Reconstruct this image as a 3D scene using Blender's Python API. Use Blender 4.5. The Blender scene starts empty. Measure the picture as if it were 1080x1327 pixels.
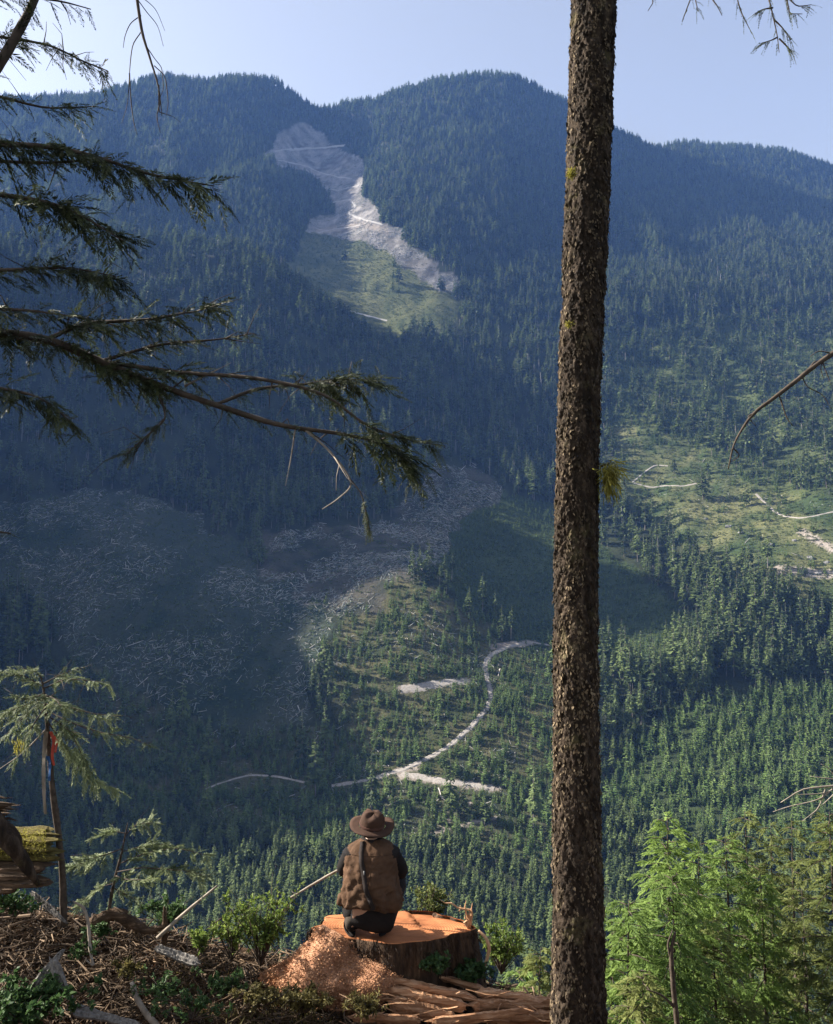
import bpy, math, random
import numpy as np
from mathutils import Vector, Matrix
from mathutils.bvhtree import BVHTree

SC = bpy.context.scene
COL = SC.collection
RNG = np.random.default_rng(7)
random.seed(7)

# ------------------------------------------------------------------ camera
F = 1083.0                      # focal length in pixels of the 1080 x 1327 photograph
PITCH = math.radians(4.0)
CP, SP = math.cos(PITCH), math.sin(PITCH)
cam_d = bpy.data.cameras.new("camera")
cam = bpy.data.objects.new("camera", cam_d)
COL.objects.link(cam)
cam.location = (0, 0, 0)
cam.rotation_euler = (math.pi / 2 + PITCH, 0, 0)
cam_d.sensor_fit = 'VERTICAL'
cam_d.sensor_height = 36.0
cam_d.lens = 36.0 * F / 1327.0
cam_d.clip_start = 0.05
cam_d.clip_end = 60000
SC.camera = cam

# ------------------------------------------------------------------ sky, sun, exposure
SUN_AZ = math.radians(72)       # to the left of the view direction
SUN_EL = math.radians(31)
w = bpy.data.worlds.new("World")
SC.world = w
w.use_nodes = True
nt = w.node_tree
nt.nodes.clear()
sky = nt.nodes.new("ShaderNodeTexSky")
sky.sky_type = 'NISHITA'
sky.sun_disc = False
sky.sun_elevation = SUN_EL
sky.sun_rotation = -SUN_AZ
sky.altitude = 600
sky.air_density = 1.0
sky.dust_density = 3.0
sky.ozone_density = 1.5
bg = nt.nodes.new("ShaderNodeBackground")
bg.inputs['Strength'].default_value = 0.06
wo = nt.nodes.new("ShaderNodeOutputWorld")
hs = nt.nodes.new("ShaderNodeHueSaturation")
hs.inputs['Saturation'].default_value = 0.42      # the whole sky evenly desaturated to look paler
nt.links.new(sky.outputs[0], hs.inputs['Color'])
nt.links.new(hs.outputs[0], bg.inputs[0])
nt.links.new(bg.outputs[0], wo.inputs[0])

sd = bpy.data.lights.new("sun", 'SUN')
sd.energy = 5.0
sd.angle = math.radians(0.5)
sd.color = (1.0, 0.93, 0.82)
sun = bpy.data.objects.new("sun", sd)
COL.objects.link(sun)
SDIR = Vector((-math.sin(SUN_AZ) * math.cos(SUN_EL), math.cos(SUN_AZ) * math.cos(SUN_EL), math.sin(SUN_EL)))
sun.rotation_euler = SDIR.to_track_quat('Z', 'Y').to_euler()
sun.location = (-20, 5, 30)

SC.view_settings.view_transform = 'Standard'
SC.view_settings.look = 'None'
SC.view_settings.gamma = 1.0
SC.view_settings.exposure = 1.98
SC.view_settings.use_curve_mapping = False
SC.render.engine = 'CYCLES'
SC.cycles.use_denoising = True
SC.cycles.max_bounces = 6
SC.cycles.diffuse_bounces = 3
SC.cycles.glossy_bounces = 2
SC.cycles.transmission_bounces = 3
SC.cycles.volume_bounces = 1
SC.cycles.transparent_max_bounces = 8

HAZE_DENSITY = 0.000044
HAZE_COLOR = (0.20, 0.40, 0.95, 1)

# ------------------------------------------------------------------ helpers
def at(px, py, d):
    """the point d metres ahead that the pixel (px, py) of the photograph shows"""
    u = (px - 540.0) / F
    v = (663.5 - py) / F
    ry = CP - v * SP
    rz = SP + v * CP
    return np.stack(np.broadcast_arrays(u * d / ry, d + 0 * ry, rz * d / ry), -1).astype(float)

def A(px, py, d):
    return Vector(at(px, py, d).tolist())

def proj(p):
    p = np.asarray(p, float)
    fwd = p[..., 1] * CP + p[..., 2] * SP
    up = -p[..., 1] * SP + p[..., 2] * CP
    return 540 + F * p[..., 0] / fwd, 663.5 - F * up / fwd

def _hash(ix, iy, s):
    h = (ix.astype(np.int64) * 374761393 + iy.astype(np.int64) * 668265263 + s * 974634777) & 0xffffffff
    h = ((h ^ (h >> 13)) * 1274126177) & 0xffffffff
    h = h ^ (h >> 16)
    return (h & 0xffff) / 65535.0

def vnoise(x, y, s=0):
    x = np.asarray(x, float); y = np.asarray(y, float)
    ix = np.floor(x); iy = np.floor(y)
    fx = x - ix; fy = y - iy
    fx = fx * fx * fx * (fx * (fx * 6 - 15) + 10); fy = fy * fy * fy * (fy * (fy * 6 - 15) + 10)
    a = _hash(ix, iy, s); b = _hash(ix + 1, iy, s); c = _hash(ix, iy + 1, s); d = _hash(ix + 1, iy + 1, s)
    return (a + (b - a) * fx) * (1 - fy) + (c + (d - c) * fx) * fy

def fbm(x, y, s=0, o=4):
    r = 0; a = 0.5; t = 0
    for i in range(o):
        r = r + a * vnoise(x * 2 ** i + 17.3 * i, y * 2 ** i - 9.1 * i, s + i); t += a; a *= 0.5
    return r / t * 2 - 1

def inside(px, py, poly, soft=0.0):
    """mask of points in a polygon"""
    poly = np.asarray(poly, float)
    x, y = np.asarray(px, float), np.asarray(py, float)
    r = np.zeros(x.shape, bool)
    j = len(poly) - 1
    for i in range(len(poly)):
        xi, yi = poly[i]; xj, yj = poly[j]
        c = ((yi > y) != (yj > y)) & (x < (xj - xi) * (y - yi) / (yj - yi + 1e-12) + xi)
        r ^= c
        j = i
    return r

def pchip(xs, ys, x):
    xs = np.asarray(xs, float); ys = np.asarray(ys, float)
    h = np.diff(xs); dl = np.diff(ys) / h
    m = np.zeros(len(xs))
    for i in range(1, len(xs) - 1):
        if dl[i - 1] * dl[i] > 0:
            w1 = 2 * h[i] + h[i - 1]; w2 = h[i] + 2 * h[i - 1]
            m[i] = (w1 + w2) / (w1 / dl[i - 1] + w2 / dl[i])
    m[0] = dl[0]; m[-1] = dl[-1]
    x = np.clip(x, xs[0], xs[-1])
    k = np.clip(np.searchsorted(xs, x) - 1, 0, len(h) - 1)
    t = (x - xs[k]) / h[k]
    return ((2 * t ** 3 - 3 * t ** 2 + 1) * ys[k] + (t ** 3 - 2 * t ** 2 + t) * h[k] * m[k]
            + (-2 * t ** 3 + 3 * t ** 2) * ys[k + 1] + (t ** 3 - t ** 2) * h[k] * m[k + 1])

def props(o, label=None, cat=None, group=None, kind=None):
    if label: o['label'] = label
    if cat: o['category'] = cat
    if group: o['group'] = group
    if kind: o['kind'] = kind
    return o

def empty(name, loc=(0, 0, 0), label=None, cat=None, group=None):
    o = bpy.data.objects.new(name, None)
    o.empty_display_size = 0.2
    COL.objects.link(o)
    o.location = loc
    return props(o, label, cat, group)

def norm(v):
    v = np.asarray(v, float)
    return v / (np.linalg.norm(v, axis=-1, keepdims=True) + 1e-12)

class MB:
    """collects polygons, builds one mesh"""
    def __init__(s):
        s.v = []; s.t = []; s.q = []; s.tint = []; s.mi3 = []; s.mi4 = []; s.n = 0
    def add(s, v, quads=None, tris=None, tint=0.5, mi=0):
        v = np.asarray(v, float).reshape(-1, 3)
        s.v.append(v)
        tint = np.broadcast_to(np.asarray(tint, float), (len(v),))
        s.tint.append(tint)
        if quads is not None and len(quads):
            q = np.asarray(quads, np.int64).reshape(-1, 4) + s.n; s.q.append(q); s.mi4.append(np.full(len(q), mi))
        if tris is not None and len(tris):
            q = np.asarray(tris, np.int64).reshape(-1, 3) + s.n; s.t.append(q); s.mi3.append(np.full(len(q), mi))
        s.n += len(v)
    def tube(s, pts, rad, k=6, tint=0.5, mi=0, cap=True, jit=0.0, rng=None):
        p = np.asarray(pts, float); m = len(p)
        rad = np.broadcast_to(np.asarray(rad, float), (m,))
        t = norm(np.gradient(p, axis=0))
        ref = np.array([0.0, 0, 1]) if abs(t[:, 2]).mean() < 0.8 else np.array([0.0, 1, 0])
        u = norm(np.cross(t, ref)); w_ = np.cross(t, u)
        a = np.arange(k) * 2 * math.pi / k
        rr = rad[:, None] * np.ones((m, k))
        if jit: rr = rr * (1 + jit * ((rng or RNG).random((m, k)) * 2 - 1))
        ring = p[:, None] + rr[..., None] * (np.cos(a)[None, :, None] * u[:, None] + np.sin(a)[None, :, None] * w_[:, None])
        i = np.arange(m - 1)[:, None] * k; j = np.arange(k)[None]
        q = np.stack([i + j, i + (j + 1) % k, i + k + (j + 1) % k, i + k + j], -1).reshape(-1, 4)
        tr = []
        v = ring.reshape(-1, 3)
        if cap:
            v = np.concatenate([v, p[:1], p[-1:]])
            for jj in range(k):
                tr.append((m * k, (jj + 1) % k, jj)); tr.append((m * k + 1, (m - 1) * k + jj, (m - 1) * k + (jj + 1) % k))
        s.add(v, q, tr, tint, mi)
    def leaves(s, P, D, N, L, W, tint=0.5, mi=0, mid=0.45, curl=0.0):
        """kite-shaped blades: root P, direction D, face normal N"""
        P = np.asarray(P, float).reshape(-1, 3); n = len(P)
        D = norm(np.broadcast_to(D, P.shape)); N = np.broadcast_to(N, P.shape)
        S = norm(np.cross(D, N)); N2 = np.cross(S, D)
        L = np.broadcast_to(np.asarray(L, float), (n,))[:, None]; W = np.broadcast_to(np.asarray(W, float), (n,))[:, None]
        m_ = P + D * L * mid + N2 * L * curl
        v = np.stack([P, m_ + S * W, P + D * L, m_ - S * W], 1).reshape(-1, 3)
        q = np.arange(4 * n).reshape(n, 4)
        s.add(v, q, None, np.repeat(np.broadcast_to(np.asarray(tint, float), (n,)), 4), mi)
    def grid(s, V, tint=0.5, mi=0, wrap=False):
        m, k = V.shape[:2]
        i = np.arange(m - 1)[:, None] * k
        if wrap:
            j = np.arange(k)[None]; j1 = (j + 1) % k
        else:
            j = np.arange(k - 1)[None]; j1 = j + 1
        q = np.stack([i + j, i + j1, i + k + j1, i + k + j], -1).reshape(-1, 4)
        s.add(V.reshape(-1, 3), q, None, np.asarray(tint).reshape(-1) if np.ndim(tint) else tint, mi)
    def box(s, M, sx, sy, sz, tint=0.5, mi=0):
        c = np.array([[x, y, z] for x in (-.5, .5) for y in (-.5, .5) for z in (-.5, .5)]) * (sx, sy, sz)
        R = np.array(M)
        c = c @ R[:3, :3].T + R[:3, 3]
        s.add(c, [(0, 1, 3, 2), (4, 6, 7, 5), (0, 4, 5, 1), (2, 3, 7, 6), (0, 2, 6, 4), (1, 5, 7, 3)], None, tint, mi)
    def mesh(s, name, mats, smooth=True, colors=None):
        me = bpy.data.meshes.new(name)
        v = np.concatenate(s.v)
        q = np.concatenate(s.q) if s.q else np.zeros((0, 4), np.int64)
        t = np.concatenate(s.t) if s.t else np.zeros((0, 3), np.int64)
        me.vertices.add(len(v)); me.vertices.foreach_set('co', v.astype(np.float32).ravel())
        nl = q.size + t.size
        me.loops.add(nl)
        me.loops.foreach_set('vertex_index', np.concatenate([q.ravel(), t.ravel()]).astype(np.int32))
        me.polygons.add(len(q) + len(t))
        st = np.concatenate([np.arange(len(q)) * 4, q.size + np.arange(len(t)) * 3]).astype(np.int32)
        me.polygons.foreach_set('loop_start', st)
        mi = np.concatenate(([np.concatenate(s.mi4)] if s.q else []) + ([np.concatenate(s.mi3)] if s.t else [])).astype(np.int32)
        for m in (mats if isinstance(mats, (list, tuple)) else [mats]): me.materials.append(m)
        me.polygons.foreach_set('material_index', mi)
        me.polygons.foreach_set('use_smooth', np.full(len(mi), smooth))
        at_ = me.attributes.new('tint', 'FLOAT', 'POINT')
        at_.data.foreach_set('value', np.concatenate(s.tint).astype(np.float32))
        if colors is not None:
            ca = me.attributes.new('cover', 'FLOAT_COLOR', 'POINT')
            ca.data.foreach_set('color', np.asarray(colors, np.float32).ravel())
        me.update(calc_edges=True)
        me.validate()
        return me
    def build(s, name, mats, parent=None, smooth=True, kind=None, label=None, colors=None):
        o = bpy.data.objects.new(name, s.mesh(name, mats, smooth, colors))
        COL.objects.link(o)
        if parent is not None: o.parent = parent
        return props(o, label, None, None, kind)

# ------------------------------------------------------------------ materials
class NT:
    def __init__(s, name):
        s.m = bpy.data.materials.new(name); s.m.use_nodes = True
        s.t = s.m.node_tree; s.t.nodes.clear()
        s.out = s.n('ShaderNodeOutputMaterial')
        s.p = s.n('ShaderNodeBsdfPrincipled')
        s.l(s.p.outputs[0], s.out.inputs[0])
    def n(s, ty, **kw):
        x = s.t.nodes.new(ty)
        for k, v in kw.items(): setattr(x, k, v)
        return x
    def l(s, a, b): s.t.links.new(a, b)
    def coord(s, stretch=(1, 1, 1), kind='Object'):
        c = s.n('ShaderNodeTexCoord'); m = s.n('ShaderNodeMapping'); m.inputs['Scale'].default_value = stretch
        s.l(c.outputs[kind], m.inputs[0]); return m.outputs[0]
    def noise(s, vec, scale, detail=4, rough=0.6, dist=0.0):
        x = s.n('ShaderNodeTexNoise'); x.inputs['Scale'].default_value = scale; x.inputs['Detail'].default_value = detail
        x.inputs['Roughness'].default_value = rough; x.inputs['Distortion'].default_value = dist
        if vec is not None: s.l(vec, x.inputs['Vector'])
        return x.outputs['Fac']
    def ramp(s, fac, stops):
        r = s.n('ShaderNodeValToRGB'); e = r.color_ramp.elements
        while len(e) < len(stops): e.new(0.5)
        for x, (p, c) in zip(e, stops):
            x.position = p; x.color = (*c, 1)
        s.l(fac, r.inputs[0]); return r.outputs[0]
    def mix(s, a, b, fac, mode='MIX'):
        x = s.n('ShaderNodeMix', data_type='RGBA', blend_type=mode)
        for sock, val in ((x.inputs[0], fac), (x.inputs[6], a), (x.inputs[7], b)):
            if hasattr(val, 'node'): s.l(val, sock)
            elif isinstance(val, (int, float)): sock.default_value = val
            else: sock.default_value = (*val, 1)
        return x.outputs[2]
    def attr(s, name):
        x = s.n('ShaderNodeAttribute', attribute_name=name); return x
    def bump(s, h, strength=0.5, dist=0.02):
        b = s.n('ShaderNodeBump'); b.inputs['Strength'].default_value = strength; b.inputs['Distance'].default_value = dist
        s.l(h, b.inputs['Height']); s.l(b.outputs[0], s.p.inputs['Normal'])
    def col(s, c):
        if hasattr(c, 'node'): s.l(c, s.p.inputs['Base Color'])
        else: s.p.inputs['Base Color'].default_value = (*c, 1)
    def rough(s, r, spec=0.3):
        s.p.inputs['Roughness'].default_value = r; s.p.inputs['Specular IOR Level'].default_value = spec

def mat_noise(name, stops, scale=5, detail=5, rough=0.85, bump=0.4, bdist=0.01, stretch=(1, 1, 1), dist=0.0, spec=0.25, tintmul=None):
    m = NT(name); v = m.coord(stretch)
    f = m.noise(v, scale, detail, 0.62, dist)
    c = m.ramp(f, stops)
    if tintmul:
        a = m.attr('tint').outputs['Fac']
        c = m.mix(c, m.ramp(a, [(0, tintmul[0]), (1, tintmul[1])]), 1.0, 'MULTIPLY')
    m.col(c); m.rough(rough, spec)
    m.bump(m.noise(v, scale * 3, 6, 0.7, dist), bump, bdist)
    return m.m

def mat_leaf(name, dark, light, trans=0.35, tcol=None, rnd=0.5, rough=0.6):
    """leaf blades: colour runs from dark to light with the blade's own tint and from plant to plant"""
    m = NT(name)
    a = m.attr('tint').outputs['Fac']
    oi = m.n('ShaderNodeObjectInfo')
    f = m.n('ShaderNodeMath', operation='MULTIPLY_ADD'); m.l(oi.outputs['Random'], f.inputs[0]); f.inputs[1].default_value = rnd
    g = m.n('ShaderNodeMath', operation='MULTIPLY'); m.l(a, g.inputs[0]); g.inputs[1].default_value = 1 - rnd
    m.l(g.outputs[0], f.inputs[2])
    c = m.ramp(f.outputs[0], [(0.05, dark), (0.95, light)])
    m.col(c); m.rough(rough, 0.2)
    if trans:
        t = m.n('ShaderNodeBsdfTranslucent'); mx = m.n('ShaderNodeMixShader'); mx.inputs[0].default_value = trans
        m.l(m.mix(c, tcol or (1.0, 1.0, 0.6), 0.5 if tcol else 0.0, 'MULTIPLY' if tcol is None else 'MIX'), t.inputs[0])
        m.l(m.p.outputs[0], mx.inputs[1]); m.l(t.outputs[0], mx.inputs[2]); m.l(mx.outputs[0], m.out.inputs[0])
    return m.m
# ------------------------------------------------------------------ the valley: a lofted terrain sheet
# every feature line runs across the valley: (column, row, distance ahead)
def LZ(d, z): return [(-2600, ('z', z), d), (2600, ('z', z), d)]
def R(d, z): return 663.5 - F * math.tan(math.atan2(z, d) - PITCH)  # rows for the unseen left hill, its heights shaped to shade the left valley
LINES = [
    LZ(10, -9), LZ(45, -42), LZ(130, -118), LZ(250, -195), LZ(330, -222),
    [(-2600, 1330, 410), (2600, 1330, 410)],
    [(-2600, 1170, 560), (-700, R(560, -120), 560), (-300, R(560, -70), 560), (0, 1165, 560), (540, 1150, 560), (800, 1150, 560), (1080, 1110, 560), (2600, 1000, 560)],
    [(-2600, 1010, 720), (-700, R(720, 0), 720), (-300, R(720, 70), 720), (0, 1020, 720), (300, 1020, 720), (440, 1010, 710), (640, 1000, 700), (800, 1010, 700), (900, 985, 700), (1080, 960, 700), (2600, 800, 700)],
    [(-2600, 880, 830), (-700, R(830, 100), 830), (-300, R(830, 180), 830), (0, 900, 830), (300, 900, 830), (440, 880, 830), (540, 865, 840), (640, 890, 810), (720, 895, 800), (800, 905, 800), (900, 885, 810), (1000, 865, 820), (1080, 850, 830), (2600, 650, 830)],
    [(-2600, 740, 950), (-700, R(950, 200), 950), (-300, R(950, 275), 950), (0, 780, 950), (300, 790, 950), (420, 795, 950), (480, 765, 965), (540, 742, 980), (600, 775, 960), (640, 810, 925), (720, 842, 900), (800, 850, 900), (900, 830, 915), (1000, 785, 930), (1080, 765, 940), (2600, 500, 940)],
    [(-2600, 690, 1080), (-700, R(1080, 330), 1080), (-300, R(1080, 360), 1080), (0, 690, 1100), (300, 700, 1100), (420, 705, 1100), (540, 705, 1130), (640, 742, 1110), (720, 765, 1080), (800, 760, 1080), (900, 725, 1090), (1000, 690, 1100), (1080, 665, 1100), (2600, 400, 1100)],
    [(-2600, 600, 1200), (-700, R(1200, 480), 1200), (-300, R(1240, 500), 1240), (0, 625, 1240), (300, 640, 1240), (420, 650, 1250), (540, 645, 1270), (640, 660, 1280), (720, 675, 1290), (800, 650, 1290), (900, 622, 1290), (1000, 597, 1290), (1080, 580, 1290), (2600, 300, 1300)],
    [(-2600, 420, 1350), (-700, 130, 1480), (-300, R(1500, 910), 1500), (0, 335, 1850), (150, 305, 1900), (300, 330, 1850), (370, 365, 1780), (430, 415, 1700), (500, 462, 1650), (560, 500, 1600), (640, 575, 1500), (720, 585, 1500), (800, 560, 1500), (900, 540, 1510), (1000, 515, 1530), (1080, 495, 1550), (2600, 200, 1600)],
    [(-2600, 440, 1600), (-700, 240, 1700), (-300, R(1720, 860), 1720), (0, 350, 2080), (150, 325, 2120), (300, 350, 2080), (370, 380, 1980), (430, 430, 1880), (500, 458, 1830), (560, 455, 1800), (640, 462, 1800), (720, 462, 1800), (800, 445, 1800), (900, 440, 1800), (1000, 430, 1820), (1080, 415, 1850), (2600, 150, 1900)],
    [(-2600, 420, 2100), (-700, 260, 2150), (-300, 230, 2250), (0, 275, 2420), (150, 262, 2420), (300, 275, 2400), (370, 300, 2350), (430, 326, 2300), (480, 316, 2280), (560, 303, 2300), (640, 310, 2350), (720, 330, 2400), (800, 330, 2400), (900, 345, 2350), (960, 330, 2400), (1080, 325, 2400), (2600, 100, 2400)],
    [(-2600, 380, 2700), (-700, 240, 2750), (-300, 190, 2850), (0, 190, 2950), (150, 175, 2950), (300, 185, 2950), (360, 195, 3000), (415, 222, 3050), (470, 212, 2980), (540, 188, 2900), (640, 185, 2900), (720, 210, 2950), (800, 245, 3050), (850, 265, 3000), (900, 255, 3150), (1000, 260, 3150), (1080, 270, 3150), (2600, 120, 3000)],
    [(-2600, 340, 3300), (-700, 220, 3300), (-300, 160, 3350), (0, 138, 3400), (130, 132, 3400), (170, 121, 3400), (215, 113, 3400), (260, 117, 3400), (310, 112, 3400), (350, 114, 3400), (375, 126, 3400), (395, 141, 3450), (415, 150, 3500), (440, 147, 3450), (490, 138, 3450), (540, 123, 3450), (590, 111, 3450), (640, 108, 3450), (680, 118, 3450), (710, 135, 3480), (745, 146, 3500), (790, 176, 3550), (820, 190, 3650), (850, 204, 3750), (890, 200, 3800), (950, 202, 3800), (1010, 209, 3800), (1080, 227, 3800), (1400, 270, 3800), (2600, 100, 3600)],
    [(-2600, 60, 3900), (0, 210, 4000), (300, 190, 4000), (415, 215, 4100), (640, 180, 4000), (800, 245, 4200), (1080, 290, 4400), (2600, 200, 4200)],
]
NU, NV = 640, 560
u_px = np.concatenate([np.linspace(-2600, -60, 120, endpoint=False), np.linspace(-60, 1140, NU - 200, endpoint=False), np.linspace(1140, 2600, 80)])
knD, knZ = [], []
for ln in LINES:
    xs = [p[0] for p in ln]
    d = pchip(xs, [p[2] for p in ln], u_px)
    if isinstance(ln[0][1], tuple):
        z = np.full(NU, ln[0][1][1], float)
    else:
        z = at(u_px, pchip(xs, [p[1] for p in ln], u_px), d)[:, 2]
    knD.append(d); knZ.append(z)
knD = np.array(knD); knZ = np.array(knZ)
kt = np.arange(len(LINES), dtype=float)
tt = np.concatenate([np.linspace(0, 5, 50, endpoint=False), np.linspace(5, len(LINES) - 1, NV - 50)])
TD = np.array([pchip(kt, knD[:, j], tt) for j in range(NU)]).T
TZ = np.array([pchip(kt, knZ[:, j], tt) for j in range(NU)]).T
TX = ((u_px - 540) / F)[None, :] * (TD * CP + TZ * SP)
# gullies and ribs running down the slopes, knolls and hollows
far = np.clip((TD - 350) / 900, 0, 1); vfar = np.clip((TD - 1500) / 900, 0, 1)
warp = fbm(TX / 420, TD / 520, 3, 3)
rib = 1 - np.abs(fbm(TX / 330 + warp * 0.7, TD / 1300 + 3.1, 11, 3)) * 2.0
rib2 = 1 - np.abs(fbm(TX / 120 + warp, TD / 420, 21, 3)) * 2.0
crest = np.clip((3350 - TD) / 500, 0.15, 1)
calm = 1 - .95 * np.exp(-(((PX0 := 540 + F * TX / (TD * CP + TZ * SP)) - 480) / 140) ** 2) * np.clip((3200 - TD) / 300, 0, 1)
TZ = TZ + far * (fbm(TX / 180, TD / 180, 5, 5) * 14) + vfar * calm * crest * ((rib - 0.4) * 62 + (rib2 - 0.4) * 16) + far * (1 - vfar) * (rib2 - 0.4) * 13
TV = np.stack([TX, TD, TZ], -1)

# the back of the range falls away; land behind and beside keeps going out of sight
PX, PY = proj(TV)
vis = TD > 380

# land cover, read where each piece of ground stands
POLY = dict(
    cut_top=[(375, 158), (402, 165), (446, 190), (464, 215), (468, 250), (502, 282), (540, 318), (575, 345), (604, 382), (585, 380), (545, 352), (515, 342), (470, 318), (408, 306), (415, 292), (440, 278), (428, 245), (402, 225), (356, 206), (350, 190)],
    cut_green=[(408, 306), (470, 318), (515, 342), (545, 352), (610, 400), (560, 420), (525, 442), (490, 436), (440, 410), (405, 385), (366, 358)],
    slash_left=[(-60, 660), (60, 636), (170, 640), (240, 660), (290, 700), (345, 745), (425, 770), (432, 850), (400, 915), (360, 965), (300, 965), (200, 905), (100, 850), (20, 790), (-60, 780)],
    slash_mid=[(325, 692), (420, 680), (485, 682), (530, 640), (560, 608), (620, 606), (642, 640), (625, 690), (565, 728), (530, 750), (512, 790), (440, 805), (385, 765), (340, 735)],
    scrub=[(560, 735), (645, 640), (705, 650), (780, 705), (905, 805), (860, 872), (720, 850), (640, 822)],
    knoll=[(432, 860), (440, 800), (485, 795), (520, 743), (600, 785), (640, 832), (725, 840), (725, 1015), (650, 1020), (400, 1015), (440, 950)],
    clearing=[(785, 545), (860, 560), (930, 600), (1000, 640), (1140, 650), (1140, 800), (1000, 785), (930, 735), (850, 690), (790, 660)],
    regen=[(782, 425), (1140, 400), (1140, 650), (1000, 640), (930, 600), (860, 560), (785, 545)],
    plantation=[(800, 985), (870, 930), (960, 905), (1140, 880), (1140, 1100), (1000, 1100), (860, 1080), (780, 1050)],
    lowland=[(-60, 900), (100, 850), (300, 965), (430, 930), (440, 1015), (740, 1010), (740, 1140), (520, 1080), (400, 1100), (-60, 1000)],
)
def cover_of(px, py):
    jx = px + 26 * fbm(px / 38, py / 30, 41, 5); jy = py + 18 * fbm(px / 38, py / 30, 45, 5)
    c = np.zeros(px.shape, int)
    for i, k in enumerate(POLY): c[inside(jx, jy, POLY[k])] = i + 1
    return c
COVN = {k: i + 1 for i, k in enumerate(POLY)}
cov = cover_of(PX, PY); cov[~vis] = 0
base = np.zeros(TV.shape[:2] + (4,)); base[..., 3] = 1
n1 = fbm(TX / 18, TD / 18, 61, 3); n2 = fbm(TX / 60, TD / 60, 65, 4)
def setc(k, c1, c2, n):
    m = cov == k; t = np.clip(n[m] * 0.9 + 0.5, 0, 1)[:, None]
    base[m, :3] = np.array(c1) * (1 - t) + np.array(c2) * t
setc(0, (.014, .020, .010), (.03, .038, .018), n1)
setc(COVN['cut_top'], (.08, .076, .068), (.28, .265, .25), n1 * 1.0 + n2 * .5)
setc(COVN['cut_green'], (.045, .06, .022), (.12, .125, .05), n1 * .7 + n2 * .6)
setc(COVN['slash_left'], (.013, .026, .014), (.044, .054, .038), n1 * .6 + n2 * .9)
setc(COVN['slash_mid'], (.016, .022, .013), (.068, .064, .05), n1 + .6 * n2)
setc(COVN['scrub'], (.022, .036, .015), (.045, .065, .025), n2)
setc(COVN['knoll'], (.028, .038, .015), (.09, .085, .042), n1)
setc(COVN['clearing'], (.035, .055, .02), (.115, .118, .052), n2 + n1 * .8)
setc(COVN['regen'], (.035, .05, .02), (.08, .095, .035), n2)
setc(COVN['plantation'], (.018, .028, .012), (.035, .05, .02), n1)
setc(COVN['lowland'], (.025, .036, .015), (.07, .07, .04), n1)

# bare gravel of banks and landings beside the roads
def near_path(path, wd):
    p = np.asarray(path, float); m = np.zeros(PX.shape, bool)
    for a, b in zip(p[:-1], p[1:]):
        t = np.clip(((PX - a[0]) * (b[0] - a[0]) + (PY - a[1]) * (b[1] - a[1])) / ((b - a) @ (b - a)), 0, 1)
        m |= ((PX - a[0] - t * (b[0] - a[0])) ** 2 + ((PY - a[1] - t * (b[1] - a[1])) * 1.6) ** 2) < wd ** 2
    return m & vis
GRAVEL = [([(520, 893), (560, 888), (604, 882)], 7), ([(520, 1005), (580, 1014), (645, 1022)], 7), ([(500, 1002), (540, 996)], 5),
          ([(640, 838), (690, 833)], 6), ([(475, 1060), (600, 1055)], 0), ([(415, 300), (470, 290), (500, 300)], 6),
          ([(1010, 738), (1075, 745)], 9), ([(1040, 690), (1080, 712)], 7), ([(640, 1060), (560, 1080), (610, 1040)], 4)]
for pth, wd in GRAVEL:
    if wd:
        m = near_path(pth, wd); base[m, :3] = np.stack([.25 + .12 * n1[m], .22 + .11 * n1[m], .19 + .1 * n1[m]], -1)

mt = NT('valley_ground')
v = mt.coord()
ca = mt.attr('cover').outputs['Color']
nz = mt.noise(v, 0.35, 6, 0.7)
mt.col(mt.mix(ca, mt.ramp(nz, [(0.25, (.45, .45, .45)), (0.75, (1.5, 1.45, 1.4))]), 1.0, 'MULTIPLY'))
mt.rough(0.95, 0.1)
mt.bump(mt.noise(v, 0.25, 8, 0.7), 0.9, 2.0)
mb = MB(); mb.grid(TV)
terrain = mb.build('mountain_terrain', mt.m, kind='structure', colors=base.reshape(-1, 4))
terrain['label'] = 'steep forested mountains around a deep valley with logged clearings'
BVH = BVHTree.FromPolygons([tuple(p) for p in TV.reshape(-1, 3).tolist()], [tuple(q) for q in (mb.q[0]).tolist()])

def hit(px, py):
    d = A(px, py, 1.0).normalized()
    h = BVH.ray_cast(d * 60, d)
    return h[0], h[1]
def ground_z(x, y):
    h = BVH.ray_cast(Vector((x, y, 5000)), Vector((0, 0, -1)))
    return h[0].z if h[0] else None

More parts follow.
